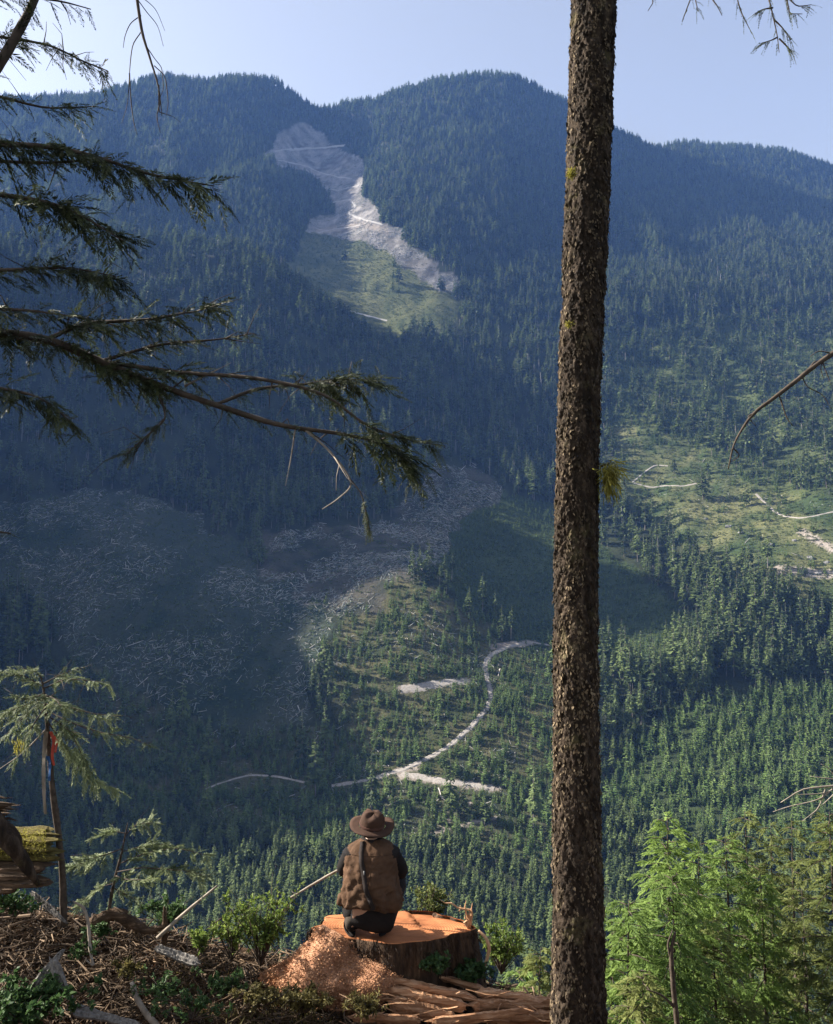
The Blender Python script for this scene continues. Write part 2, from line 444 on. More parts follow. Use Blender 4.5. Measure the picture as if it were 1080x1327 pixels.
# ------------------------------------------------------------------ logging roads: gravel strips lying on the slopes
road_mat = mat_noise('road_gravel', [(0.3, (.17, .15, .13)), (0.7, (.33, .30, .27))], 0.6, 6, 0.95, 0.3, 0.05)
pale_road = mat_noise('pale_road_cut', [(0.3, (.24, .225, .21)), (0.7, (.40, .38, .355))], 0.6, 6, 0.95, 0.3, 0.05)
def road(name, path, width, sub=9, label=None, flat=True):
    pts = []
    for a, b in zip(path[:-1], path[1:]):
        for i in range(sub):
            t = i / sub
            h, nrm = hit(a[0] + (b[0] - a[0]) * t, a[1] + (b[1] - a[1]) * t)
            if h: pts.append(np.array(h))
    p = np.array(pts)
    for _ in range(6): p[1:-1] = (p[:-2] + 2 * p[1:-1] + p[2:]) / 4
    t = np.gradient(p, axis=0); t[:, 2] = 0; t = norm(t)
    s = np.stack([t[:, 1], -t[:, 0], 0 * t[:, 0]], -1)
    rows = []
    offs = np.array([-1.8, -1.0, -.5, 0, .5, 1.0, 1.8])
    for i in range(len(p)):
        r = []
        zc = np.mean([ground_z(*(p[i] + s[i] * o_ * width * .5)[:2]) or p[i][2] for o_ in (-1, 0, 1)])
        for o_ in offs:
            q = p[i] + s[i] * o_ * (.36 if flat else .4) * (.8 if p[:, 1].mean() > 1600 else 1) * width * (0.65 + 0.7 * vnoise(i * .7, o_ * 3, 5))
            g = ground_z(q[0], q[1]) or q[2]
            q = np.array([q[0], q[1], g - .5 if abs(o_) > 1.5 else (g + .3 if flat is False else max(g + 0.22, zc + 0.1))])
            r.append(q)
        rows.append(r)
    V = np.array(rows)
    mb = MB(); mb.grid(V)
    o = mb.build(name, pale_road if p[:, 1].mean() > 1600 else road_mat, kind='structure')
    if label: o['label'] = label
    return o
ROADS = [
    ([(712, 836), (690, 832), (660, 837), (636, 848), (628, 862), (632, 880), (637, 897), (632, 918), (612, 940), (585, 965), (560, 980), (535, 992), (505, 1003), (470, 1012), (425, 1019)], 5.0, 'winding gravel road curving around the sunlit knoll'),
    ([(395, 1014), (360, 1006), (325, 1004), (300, 1010), (262, 1024)], 2.2, 'faint gravel road in the shaded valley bottom'),
    ([(820, 625), (835, 612), (850, 602), (868, 604)], 3, 'short gravel spur road in the sunny clearing'),
    ([(822, 626), (845, 632), (862, 629), (886, 630), (905, 626)], 3, 'pale gravel road across the sunny clearing'),
    ([(980, 640), (1010, 668), (1040, 672), (1085, 662)], 3.5, 'gravel road along the clearing edge on the right slope'),
    ([(356, 196), (390, 192), (425, 190), (450, 188)], 9, 'upper road across the high clearcut'),
    ([(360, 208), (395, 214), (430, 228), (460, 232)], 8, 'middle road across the high clearcut'),
    ([(432, 262), (455, 258), (462, 268), (450, 276), (470, 284), (500, 292)], 8, 'switchback road below the high clearcut'),
    ([(425, 244), (438, 247), (452, 243), (468, 240)], 7, 'short road across the narrow neck of the high clearcut'),
    ([(412, 302), (430, 297), (450, 295), (470, 291)], 7, 'pale landing road at the lip above the green clearing'),
    ([(520, 1003), (548, 1007), (575, 1012), (610, 1016), (645, 1022)], 6.5, 'pale gravel bank branching right from the lower end of the valley road'),
    ([(520, 893), (545, 891), (565, 886), (585, 884), (606, 881)], 9, 'pale gravel landing on the knoll left of the road bend'),
    ([(432, 398), (455, 403), (480, 410), (505, 416)], 5, 'gravel road at the foot of the green clearing'),
]
for pth, wd, lb in ROADS: road('gravel_bank' if 'gravel bank' in lb or 'landing on' in lb else 'logging_road', pth, wd, label=lb, flat=not ('gravel bank' in lb or 'landing on' in lb))

# ------------------------------------------------------------------ conifers of the far forest
conifer_leaf = mat_leaf('conifer_needles', (.014, .030, .012), (.14, .185, .06), 0.22, rnd=0.65, rough=0.7)
young_leaf = mat_leaf('young_needles', (.04, .08, .022), (.15, .21, .06), 0.2, rnd=0.6, rough=0.7)
scrub_leaf = mat_leaf('scrub_leaves', (.05, .075, .025), (.13, .16, .055), 0.25, rnd=0.6, rough=0.8)
grey_bark = mat_noise('grey_bark', [(0.3, (.09, .08, .07)), (0.7, (.24, .21, .19))], 3, 4, 0.9, 0.2)

def conifer_mesh(rng, bare=0.15, width=0.16, levels=17, per=7, droop=0.35, dead=False, blunt=0.0):
    """unit-height conifer -> (crown MB, trunk MB)"""
    c, t = MB(), MB()
    lean = rng.normal(0, .008, 2)
    zz = np.array([-0.06, 0, .5, 1.0]); t.tube(np.stack([lean[0] * zz, lean[1] * zz, zz * .985], -1), [.013, .012, .007, .001], 5, 0.5)
    P, D, N, L, W, T = [], [], [], [], [], []
    for i in range(levels):
        f = i / (levels - 1)
        z = bare + (1 - bare) * f ** 0.9
        r = width * ((1 - f) ** 0.75 + 0.02) * (0.55 + 0.45 * min(1, f * 4 + .35)) * (1 + blunt * f * (1 - f))
        n = max(4, int(per * (1 - f * .5)))
        a = rng.random(n) * 2 * math.pi
        rl = r * rng.uniform(.55, 1.15, n)
        dz = rng.uniform(-1, .25, n) * droop - .1
        P.append(np.stack([lean[0] * z + 0 * a, lean[1] * z + 0 * a, z + rng.normal(0, .012, n)], -1))
        D.append(np.stack([np.cos(a), np.sin(a), dz], -1)); N.append(np.tile([0, 0, 1.0], (n, 1)) + rng.normal(0, .25, (n, 3)))
        L.append(rl); W.append(rl * rng.uniform(.28, .42, n)); T.append(np.clip(rng.normal(.35 + .35 * f, .2, n), 0, 1))  # tint rises with height: crown shading painted into the colour
    P, D, N, L, W, T = map(np.concatenate, (P, D, N, L, W, T))
    keep = rng.random(len(L)) > 0.08
    P, D, N, L, W, T = (q[keep] for q in (P, D, N, L, W, T))
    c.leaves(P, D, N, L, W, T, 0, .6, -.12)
    # hanging twig fans give each bough some thickness
    m = P + norm(D) * L[:, None] * rng.uniform(.45, .8, (len(L), 1))
    c.leaves(m, D * [.6, .6, 1] + np.array([0, 0, -.9]), np.cross(D, [0, 0, 1.0]) + D * .6, L * .55, L * .22, T * .7, 0, .5)
    return c, t
def joined(c, t, name, leaf):
    m = MB()
    for k in range(2):
        b = (c, t)[k]; o0 = m.n
        for v_, tn in zip(b.v, b.tint): m.v.append(v_); m.tint.append(tn)
        m.q += [q + o0 for q in b.q]; m.mi4 += [np.full(len(q), k) for q in b.q]
        m.t += [q + o0 for q in b.t]; m.mi3 += [np.full(len(q), k) for q in b.t]
        m.n += b.n
    return m.mesh(name, [leaf, grey_bark], smooth=False)
rg = np.random.default_rng(3)
OLD = [conifer_mesh(rg, bare=b_, width=w_, levels=17, per=8, droop=d_) for b_, w_, d_ in ((.10, .19, .4), (.25, .17, .5), (.15, .21, .3), (.40, .16, .4), (.14, .15, .6), (.28, .20, .35))]
YOUNG = [conifer_mesh(rg, bare=.03, width=w_, levels=13, per=8, droop=d_) for w_, d_ in ((.24, .1), (.20, .2), (.28, .05), (.22, .3))]

def scrub_mesh(rng):
    m = MB(); n = 46
    a = rng.random(n) * 6.283; e = np.arccos(rng.random(n) * .95); r = rng.uniform(.25, .5, n)
    D = np.stack([np.cos(a) * np.sin(e), np.sin(a) * np.sin(e), np.cos(e)], -1)
    P = D * r[:, None] * [1, 1, .8]
    m.leaves(P, D + rng.normal(0, .6, (n, 3)), rng.normal(0, 1, (n, 3)), .3, .11, rng.random(n))
    return m

def template(mesh):
    return bpy.data.objects.new(mesh.name, mesh)      # only a source for instances, never in the scene itself
def scatter(name, pts, scale, kinds, label, width=None):
    """one stuff object: a mesh of points, each carrying an instance of one of the plants"""
    me = bpy.data.meshes.new(name); n = len(pts)
    me.vertices.add(n); me.vertices.foreach_set('co', np.asarray(pts, np.float32).ravel())
    rng = np.random.default_rng(n)
    for nm, ty, key, val in (('size', 'FLOAT_VECTOR', 'vector', scale), ('turn', 'FLOAT_VECTOR', 'vector', np.stack([rng.normal(0, .03, n), rng.normal(0, .03, n), rng.random(n) * 6.283], -1)), ('which', 'INT', 'value', rng.integers(0, len(kinds), n))):
        a = me.attributes.new(nm, ty, 'POINT'); a.data.foreach_set(key, np.asarray(val, np.int32 if ty == 'INT' else np.float32).ravel())
    o = bpy.data.objects.new(name, me); COL.objects.link(o)
    g = bpy.data.node_groups.new(name, 'GeometryNodeTree')
    g.interface.new_socket('Geometry', in_out='INPUT', socket_type='NodeSocketGeometry')
    g.interface.new_socket('Geometry', in_out='OUTPUT', socket_type='NodeSocketGeometry')
    gi, go = g.nodes.new('NodeGroupInput'), g.nodes.new('NodeGroupOutput')
    ip = g.nodes.new('GeometryNodeInstanceOnPoints'); jn = g.nodes.new('GeometryNodeJoinGeometry')
    for me_ in kinds:
        oi = g.nodes.new('GeometryNodeObjectInfo'); oi.inputs['Object'].default_value = template(me_); oi.inputs['As Instance'].default_value = True
        g.links.new(oi.outputs['Geometry'], jn.inputs[0])
    def na(nm, ty):
        x = g.nodes.new('GeometryNodeInputNamedAttribute'); x.data_type = ty; x.inputs['Name'].default_value = nm
        return x.outputs[0]
    g.links.new(gi.outputs[0], ip.inputs['Points']); g.links.new(jn.outputs[0], ip.inputs['Instance'])
    ip.inputs['Pick Instance'].default_value = True
    g.links.new(na('which', 'INT'), ip.inputs['Instance Index'])
    g.links.new(na('turn', 'FLOAT_VECTOR'), ip.inputs['Rotation']); g.links.new(na('size', 'FLOAT_VECTOR'), ip.inputs['Scale'])
    g.links.new(ip.outputs[0], go.inputs[0])
    md = o.modifiers.new('plants', 'NODES'); md.node_group = g
    return props(o, label, None, None, 'stuff')

# sample the terrain by true ground area
Q = TV
e1 = Q[1:, :-1] - Q[:-1, :-1]; e2 = Q[:-1, 1:] - Q[:-1, :-1]
area = np.abs(e1[..., 0] * e2[..., 1] - e1[..., 1] * e2[..., 0])
cpx, cpy = PX[:-1, :-1], PY[:-1, :-1]
view = (cpx > -130) & (cpx < 1210) & (cpy < 1360) & (TD[:-1, :-1] > 300) & (TD[:-1, :-1] < 3980)
wgt = np.where(view, area, 0).ravel(); cdf = np.cumsum(wgt); TOT = cdf[-1]
def sample(n, rng):
    i = np.searchsorted(cdf, rng.random(n) * TOT); r, c = np.divmod(i, NU - 1)
    a = rng.random((n, 1)); b = rng.random((n, 1))
    return (Q[r, c] * (1 - a) + Q[r + 1, c] * a) * (1 - b) + (Q[r, c + 1] * (1 - a) + Q[r + 1, c + 1] * a) * b
print('terrain area in view km2', TOT / 1e6)
rng = np.random.default_rng(11)
pts = sample(int(TOT / 60), rng)
px, py = proj(pts)
cv = cover_of(px, py)
dd = pts[:, 1]
clump = fbm(pts[:, 0] / 70, pts[:, 1] / 70, 81, 3)
r = rng.random(len(pts))
def clear_of_roads(px, py, m):
    ok = np.ones(len(px), bool)
    for pth, wd, lb in ROADS:
        p = np.asarray(pth, float)
        for a, b in zip(p[:-1], p[1:]):
            t = np.clip(((px - a[0]) * (b[0] - a[0]) + (py - a[1]) * (b[1] - a[1])) / ((b - a) @ (b - a)), 0, 1)
            ok &= ((px - a[0] - t * (b[0] - a[0])) ** 2 + (py - a[1] - t * (b[1] - a[1])) ** 2) > m ** 2
    return ok
clr = clear_of_roads(px, py - 1, 3.0) & clear_of_roads(px, py - 6, 3.5) & clear_of_roads(px, py - 11, 3)
is_old = (cv == 0) & (r < (.60 + .45 * clump) * np.where(dd > 1080, .62, .9))
is_old |= (cv == COVN['regen']) & (r < .10) | (cv == COVN['clearing']) & (r < .012) | (cv == COVN['lowland']) & (r < .05) | (cv == COVN['cut_green']) & (r < .004)
low = (cv == 0) & (py > 985) & (px > 380)
is_young = ((cv == COVN['plantation']) & (r < .95)) | ((cv == COVN['knoll']) & (r < .62 + .35 * clump) & clr) | ((cv == COVN['lowland']) & (r > .05) & (r < .6) & clr) | \
    ((cv == COVN['regen']) & (r > .10) & (r < .65)) | ((cv == COVN['clearing']) & (r > .02) & (r < .22 + .3 * clump)) | ((cv == COVN['scrub']) & (r < .75)) | ((cv == COVN['slash_left']) & (r < .07 + .1 * clump)) | ((cv == COVN['cut_green']) & (r < .03))
H_old = (17 + 37 * rng.random(len(pts)) ** 1.2) * (1 + .2 * clump) * np.where((cv == 0) & (py > 960), .40, np.where((cv == 0) & (py > 880) & (px < 760), .6, 1))
H_yng = rng.uniform(8, 17, len(pts)) * np.where(cv == COVN['plantation'], 1.25, 1) * np.where(cv == COVN['scrub'], .6, 1) * np.where(cv == COVN['slash_left'], .5, 1)
is_old &= clr
def sizes(h, wd, rng):
    s = h * wd * rng.uniform(.8, 1.25, len(h)); return np.stack([s, s, h], -1)
OLDM = [joined(c, t, 'conifer', conifer_leaf) for c, t in OLD]
YNGM = [joined(c, t, 'young_conifer', young_leaf) for c, t in YOUNG]

# the trees that show largest stand as things of their own, crown on trunk
def nearest(mask, H, n):
    i = np.where(mask & (px > 5) & (px < 1075) & (py < 1235) & (py > 120))[0]
    ok = []
    order = i[np.argsort(-(H[i] / dd[i]))]
    for k in order:
        if len(ok) >= n: break
        top = Vector((pts[k, 0], pts[k, 1], pts[k, 2] + H[k] * .8)); dv = top.normalized()
        h = BVH.ray_cast(dv * 60, dv)
        if h[0] is None or h[3] + 60 > top.length - 8: ok.append(k)
    return np.array(ok)
def plant_trees(idx, H, wd, kinds, leaf, name, labels, group, cat):
    crowns = [c.mesh('crown', leaf, smooth=False) for c, t in kinds]; trunks = [t.mesh('trunk', grey_bark) for c, t in kinds]
    rr = np.random.default_rng(5)
    for k in idx:
        j = int(rr.integers(len(kinds)))
        lab = labels(px[k], py[k])
        e = empty(name, pts[k], lab, cat, group(px[k], py[k]) if callable(group) else group)
        s = H[k] * wd * rr.uniform(.85, 1.2); e.scale = (s, s, H[k]); e.rotation_euler = (0, 0, rr.random() * 6.28)
        for nm, me in (('crown', crowns[j]), ('trunk', trunks[j])):
            o = bpy.data.objects.new(nm, me); COL.objects.link(o); o.parent = e
near_old = nearest(is_old, H_old, 300); near_yng = nearest(is_young, H_yng, 300)
def zone(x, y):
    return 'in the low wood right of the tall trunk' if x > 745 else ('on the valley floor beyond the stump' if y > 1000 else 'along the upper edge of the slash')
plant_trees(near_old, H_old, 1.0, OLD, conifer_leaf, 'conifer_tree', lambda x, y: 'dark narrow conifer ' + zone(x, y), lambda x, y: 'conifers ' + zone(x, y), 'tree')
def zoney(x, y):
    return 'in the plantation right of the tall trunk' if x > 745 else 'on the cleared land left of the tall trunk'
plant_trees(near_yng, H_yng, 1.0, YOUNG, young_leaf, 'young_conifer_tree', lambda x, y: 'short bushy young conifer ' + zoney(x, y), lambda x, y: 'young conifers ' + zoney(x, y), 'young tree')
is_old[near_old] = False; is_young[near_yng] = False
print('old', is_old.sum(), 'young', is_young.sum())
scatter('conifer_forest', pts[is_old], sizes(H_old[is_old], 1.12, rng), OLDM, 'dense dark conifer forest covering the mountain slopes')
yp = sample(int(TOT / 22), rng); yx, yy_ = proj(yp); yc = cover_of(yx, yy_); yr = rng.random(len(yp)); ycl = fbm(yp[:, 0] / 45, yp[:, 1] / 45, 83, 3)
yp_all, yc_all, yy_all, yr_all = yp, yc, yy_, yr
ym = (yc == COVN['plantation']) & (yr < .55) | (yc == COVN['knoll']) & (yr < .52 + 1.2 * ycl) | (yc == COVN['lowland']) & (yr < .45 + .5 * ycl) | (yc == COVN['scrub']) & (yr < .35) | (yc == COVN['regen']) & (yr < .12 + .4 * ycl) | (yc == COVN['slash_left']) & (yr < .16 + .5 * ycl)
ym &= clear_of_roads(yx, yy_ - 1, 3) & clear_of_roads(yx, yy_ - 6, 3); yp = yp[ym]; yh = rng.uniform(4, 12, len(yp)) * np.where(yc[ym] == COVN['slash_left'], .5, 1) * np.where(yc[ym] == COVN['scrub'], .6, 1); print('young infill', len(yp))
vm = (yc_all == 0) & (yy_all > 950) & (yr_all < .55)
vp = yp_all[vm]; vh = rng.uniform(7, 19, len(vp)); print('valley', len(vp))
scatter('valley_forest', vp, sizes(vh, 1.15, rng), OLDM, 'close ranks of smaller conifers on the valley floor')
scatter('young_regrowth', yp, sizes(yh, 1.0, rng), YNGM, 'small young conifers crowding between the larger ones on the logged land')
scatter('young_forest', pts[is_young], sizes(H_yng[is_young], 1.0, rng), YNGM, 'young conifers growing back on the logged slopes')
def snag_mesh(rng):
    m = MB(); m.tube([(0, 0, -.05), (.004, 0, .4), (0, .004, .8), (.003, 0, 1)], [.014, .012, .008, .004], 5)
    for k in range(16):
        z = rng.uniform(.3, .97); a = rng.random() * 6.283; L = rng.uniform(.02, .07); d = np.array([math.cos(a), math.sin(a), rng.uniform(-.3, .4)]); m.tube([(0, 0, z), tuple(np.array([0, 0, z]) + d * L)], [.003, .001], 3)
    return m
dead_mat = mat_noise('dead_snag_wood', [(0.3, (.20, .185, .17)), (0.7, (.40, .375, .35))], 3, 4, 0.9, 0.2)
dm = (cv == 0) & (rng.random(len(pts)) < .014) & clr & (py < 880); dh = rng.uniform(12, 34, dm.sum())
scatter('dead_snags', pts[dm], sizes(dh, 1.4, rng), [snag_mesh(rg).mesh('snag', dead_mat) for _ in range(3)], 'grey dead snags standing here and there in the far forest')
# scrub and brush on the cut blocks
sp = sample(int(TOT / 22), rng); sx, sy = proj(sp); sc_ = cover_of(sx, sy); r2 = rng.random(len(sp)); cl2 = fbm(sp[:, 0] / 40, sp[:, 1] / 40, 91, 3)
dens = np.zeros(len(sp))
for k, dn in (('cut_green', .95), ('clearing', .75), ('knoll', .55), ('lowland', .6), ('scrub', .75), ('slash_left', .5), ('regen', .5), ('slash_mid', .36), ('cut_top', .05)): dens[sc_ == COVN[k]] = dn
keep = (r2 < dens * (1 + 1.1 * cl2)) & clear_of_roads(sx, sy, 2.2)
sp = sp[keep]; s_ = rng.uniform(1.5, 4.2, len(sp)); print('scrub', len(sp))
sg = np.random.default_rng(8)
scatter('brush', sp, np.stack([s_, s_, s_ * .8], -1), [scrub_mesh(sg).mesh('shrub', scrub_leaf, smooth=False) for _ in range(3)], 'low green brush covering the old clearcuts')

# slash: felled tops, broken logs and limbs left on the clearcuts
slash_mat = mat_noise('weathered_slash', [(0.3, (.30, .27, .25)), (0.7, (.55, .51, .48))], 0.8, 4, 0.9, 0.2, tintmul=((.3, .42, .4), (1.15, 1.12, 1.1)))
def slash(name, keys, spacing, label, lmin, lmax, rmax=.42):
    q = sample(int(TOT / spacing), rng); qx, qy = proj(q); qc = cover_of(qx, qy); m = np.zeros(len(q), bool)
    cl = fbm(q[:, 0] / 55, q[:, 1] / 55, 93, 3)
    for k, dn in keys: m |= (qc == COVN[k]) & (rng.random(len(q)) < dn * np.clip(.75 + 3.4 * cl, 0, 3.2))
    q = q[m]; n = len(q); print(name, n)
    a = rng.random(n) * 6.283; L = rng.uniform(lmin, lmax, n) * rng.uniform(.4, 1, n); R = rng.uniform(.12, rmax, n)
    d = np.stack([np.cos(a), np.sin(a), np.zeros(n)], -1)
    e0 = q - d * L[:, None] / 2; e1_ = q + d * L[:, None] / 2
    eps = 4.0
    gz = np.array([ground_z(x, y) or z for x, y, z in q]); g1 = np.array([ground_z(x, y) or z for x, y, z in (q + d * eps)])
    slope = (g1 - gz) / eps
    d = norm(d + np.stack([0 * a, 0 * a, slope + rng.normal(0, .22, n)], -1))
    c = q.copy(); c[:, 2] = gz + R * rng.uniform(.6, 3.5, n)
    u = norm(np.cross(d, [0, 0, 1.0])); w_ = np.cross(u, d)
    V = []
    for e, rr in ((-.5, 1.0), (.5, .55)):
        for ang in (0, 2.094, 4.189):
            V.append(c + d * (L * e)[:, None] + (R * rr)[:, None] * (u * math.cos(ang) + w_ * math.sin(ang)))
    V = np.stack(V, 1); i = np.arange(n)[:, None] * 6
    qd = np.concatenate([i + [0, 1, 4, 3], i + [1, 2, 5, 4], i + [2, 0, 3, 5]]); tr = np.concatenate([i + [0, 2, 1], i + [3, 4, 5]])
    mb = MB(); mb.add(V.reshape(-1, 3), qd, tr, np.repeat(rng.random(n) ** 1.9, 6))
    mb.build(name, slash_mat, smooth=False, kind='stuff', label=label)
SLK = [('slash_left', .26), ('slash_mid', .9), ('cut_top', .6), ('knoll', .2), ('lowland', .07), ('clearing', .03)]
slash('logging_slash', SLK, 6.5, 'pale tangled logging slash lying on the clearcut slopes', 2.5, 11, .34)
slash('felled_logs', SLK, 90, 'scattered larger broken logs left on the clearcut slopes', 9, 22, .55)
# rocks
def rock(rng, r, squash=.7):
    m = MB(); a = np.linspace(0, math.pi, 6); b = np.arange(8) * 2 * math.pi / 8
    V = np.stack([np.sin(a)[:, None] * np.cos(b), np.sin(a)[:, None] * np.sin(b), np.cos(a)[:, None] * np.ones(8) * squash], -1) * r
    V = V * (1 + rng.uniform(-.28, .28, (6, 8, 1))); V[0] = V[0].mean(0); V[-1] = V[-1].mean(0)
    m.grid(V, wrap=True); return m
rock_mat = mat_noise('grey_rock', [(0.3, (.07, .07, .068)), (0.7, (.22, .215, .21))], 0.8, 6, 0.9, 0.5, 0.1)
for k, (rx, ry, rr) in enumerate([(1050, 722, 7), (1030, 700, 5), (1062, 742, 6), (1000, 705, 6), (960, 690, 6), (945, 682, 7), (915, 672, 5), (1072, 728, 5), (1018, 736, 4)]):
    h, _ = hit(rx, ry)
    o = rock(np.random.default_rng(k), rr * .8).build('rock_outcrop', rock_mat, smooth=False); o.location = h - Vector((0, 0, rr * .3)); o.rotation_euler.z = k
    props(o, 'grey boulder lying on the sunny clearing of the right slope', 'rock', 'boulders on the right slope clearing')

# ------------------------------------------------------------------ air
hz = bpy.data.materials.new('haze_air'); hz.use_nodes = True
hn = hz.node_tree; hn.nodes.clear()
ho = hn.nodes.new('ShaderNodeOutputMaterial'); hv = hn.nodes.new('ShaderNodeVolumePrincipled')
hv.inputs['Color'].default_value = HAZE_COLOR; hv.inputs['Density'].default_value = HAZE_DENSITY; hv.inputs['Anisotropy'].default_value = 0.0
hn.links.new(hv.outputs[0], ho.inputs['Volume'])
mb = MB(); lo = TV.reshape(-1, 3).min(0); hi = TV.reshape(-1, 3).max(0)
lo = np.minimum(lo, [-20, -20, -20]) - [30, 30, 1.5]; hi = hi + [30, 30, 60]
mb.box(Matrix.Translation(((lo + hi) / 2).tolist()), *(hi - lo))
haze = mb.build('haze', hz, smooth=False, kind='stuff'); haze['label'] = 'thin blue haze filling the valley air'
# ================================================================== the near slope
def lin(xs, ys, x): return np.interp(x, xs, ys)
CRX = [-700, -100, 60, 120, 200, 270, 330, 380, 420, 540, 620, 680, 730, 790, 1080, 1500]
CRY = [1110, 1168, 1178, 1192, 1205, 1222, 1236, 1243, 1250, 1262, 1275, 1292, 1312, 1372, 1400, 1400]
gx = np.linspace(-700, 1500, 300)
# rows of the near ground from under the camera to the break of the slope and over it
g_lines = []
for d, f in ((0.6, None), (3.0, None), (5.4, 0.0), (6.2, .42), (6.9, .78), (7.5, 1.0)):
    if f is None:
        z = np.full(len(gx), -1.62 - .2 * d)
    else:
        row = 1430 + (lin(CRX, CRY, gx) - 1430) * f
        z = at(gx, row, d)[:, 2]
    g_lines.append((np.full(len(gx), d), z))
zc = g_lines[-1][1]
for d, dz in ((8.4, -.75), (10, -2.6), (14, -6.9)): g_lines.append((np.full(len(gx), d), zc * .5 + .5 * -3.5 + dz))
gD = np.array([l[0] for l in g_lines]); gZ = np.array([l[1] for l in g_lines])
gt = np.linspace(0, len(g_lines) - 1, 260)
GD = np.array([pchip(np.arange(len(g_lines)), gD[:, j], gt) for j in range(len(gx))]).T
GZ = np.array([pchip(np.arange(len(g_lines)), gZ[:, j], gt) for j in range(len(gx))]).T
GX = ((gx - 540) / F)[None] * (GD * CP + GZ * SP)
GZ = GZ + fbm(GX * 1.3, GD * 1.3, 201, 4) * .13 + fbm(GX * 7, GD * 7, 205, 3) * .04
GV = np.stack([GX, GD, GZ], -1)
duff = NT('forest_floor')
v = duff.coord()
n_a = duff.noise(v, 2.2, 6, .65); n_b = duff.noise(v, 26, 6, .7)
c = duff.mix(duff.ramp(n_a, [(.3, (.035, .022, .014)), (.55, (.085, .05, .028)), (.75, (.15, .085, .045))]), duff.ramp(n_b, [(.3, (.4, .38, .35)), (.7, (1.5, 1.4, 1.3))]), 1.0, 'MULTIPLY')
duff.col(c); duff.rough(.95, .1); duff.bump(duff.noise(v, 30, 8, .75), 1.0, .04)
mb = MB(); mb.grid(GV)
ground = mb.build('ground', duff.m, kind='structure'); ground['label'] = 'brown littered forest floor at the edge of the slope'
GB = BVHTree.FromPolygons([tuple(p) for p in GV.reshape(-1, 3).tolist()], [tuple(q) for q in mb.q[0].tolist()])
def gz(x, y):
    h = GB.ray_cast(Vector((x, y, 50)), Vector((0, 0, -1)))
    return h[0].z if h[0] else -3.6
def ghit(px, py):
    d = A(px, py, 1.0).normalized(); h = GB.ray_cast(d * .3, d)
    return h[0] if h[0] else A(px, py, 7.3)

# ------------------------------------------------------------------ wood materials
bark_mat = NT('rough_bark')
v = bark_mat.coord((1, 1, .35))
na_ = bark_mat.noise(v, 16, 6, .7, .4); nb_ = bark_mat.noise(bark_mat.coord(), 5, 5, .65)
c = bark_mat.ramp(na_, [(.30, (.010, .008, .006)), (.5, (.034, .024, .017)), (.72, (.11, .082, .058))])
moss = bark_mat.ramp(nb_, [(.57, (0, 0, 0)), (.68, (1, 1, 1))])
c = bark_mat.mix(c, bark_mat.ramp(bark_mat.noise(v, 30, 4), [(.3, (.05, .045, .018)), (.7, (.20, .17, .085))]), bark_mat.mix((0, 0, 0), (.6, .6, .6), moss))
bark_mat.col(c); bark_mat.rough(.92, .15); bark_mat.bump(bark_mat.noise(v, 40, 8, .75), .9, .02)
bark_mat = bark_mat.m
twig_mat = mat_noise('twig_bark', [(.3, (.028, .021, .016)), (.7, (.10, .076, .058))], 20, 4, .85, .3, .003)
pale_twig = mat_noise('pale_dead_wood', [(.3, (.13, .105, .08)), (.7, (.36, .31, .25))], 18, 5, .85, .4, .003, (1, 1, .3))
grey_wood = mat_noise('weathered_grey_wood', [(.3, (.07, .062, .055)), (.7, (.26, .24, .215))], 8, 6, .9, .6, .006, (6, 6, 1))
cedar_wood = mat_noise('split_cedar', [(.28, (.13, .065, .034)), (.5, (.36, .20, .11)), (.75, (.62, .44, .29))], 5, 7, .8, .7, .01, (1, 9, 9), tintmul=((.6, .55, .5), (1.15, 1.1, 1.05)))
rot_wood = mat_noise('rotten_log', [(.3, (.03, .02, .013)), (.55, (.10, .062, .036)), (.75, (.24, .16, .10))], 5, 7, .9, .9, .02, (1, 8, 8))
lichen_mat = mat_noise('lichen_flakes', [(.3, (.07, .052, .037)), (.7, (.20, .16, .115))], 10, 3, .9, .2, tintmul=((.15, .135, .12), (1.25, 1.18, 1.0)))
moss_leaf = mat_leaf('moss', (.13, .12, .02), (.42, .38, .08), .4, rnd=.1)

def wood_tube(mb, pts, rads, k=10, rough=.12, tint=.5, mi=0, seed=0, sub=6):
    """a limb with an uneven, knobbly section"""
    p = np.asarray(pts, float); s = np.concatenate([[0], np.cumsum(np.linalg.norm(np.diff(p, axis=0), axis=1))])
    t = np.linspace(0, s[-1], (len(p) - 1) * sub + 1)
    q = np.stack([pchip(s, p[:, i], t) for i in range(3)], -1); r = np.interp(t, s, np.broadcast_to(rads, (len(p),)))
    r = r * (1 + rough * fbm(t * 9 / max(s[-1], .1) + seed, t * 0 + seed, seed, 3))
    mb.tube(q, r, k, tint, mi, True, rough * .5, np.random.default_rng(seed))
    return q

# ------------------------------------------------------------------ the tall trunk
TR = [(750, 1450, 66), (750, 1327, 66), (747, 1000, 61), (746, 760, 61), (750, 520, 58), (761, 260, 57), (770, 0, 53), (778, -250, 50), (790, -700, 44), (815, -1700, 34)]
TD_ = 6.0
c3 = np.array([at(x, y, TD_) for x, y, _ in TR]); 
rr_ = np.array([w_ / 2 / F * np.linalg.norm(p) * .87 for p, (_, _, w_) in zip(c3, TR)])
nseg, nk = 1500, 120
o_ = np.argsort(c3[:, 2]); zz = np.linspace(c3[o_[0], 2], 9.5, nseg)
cx = np.interp(zz, c3[o_, 2], c3[o_, 0]); rz = np.interp(zz, c3[o_, 2], rr_[o_])
cx = np.convolve(np.pad(cx, 60, 'edge'), np.ones(121) / 121, 'valid')
ang = np.arange(nk) * 2 * math.pi / nk
AA, ZZ = np.meshgrid(ang, zz)
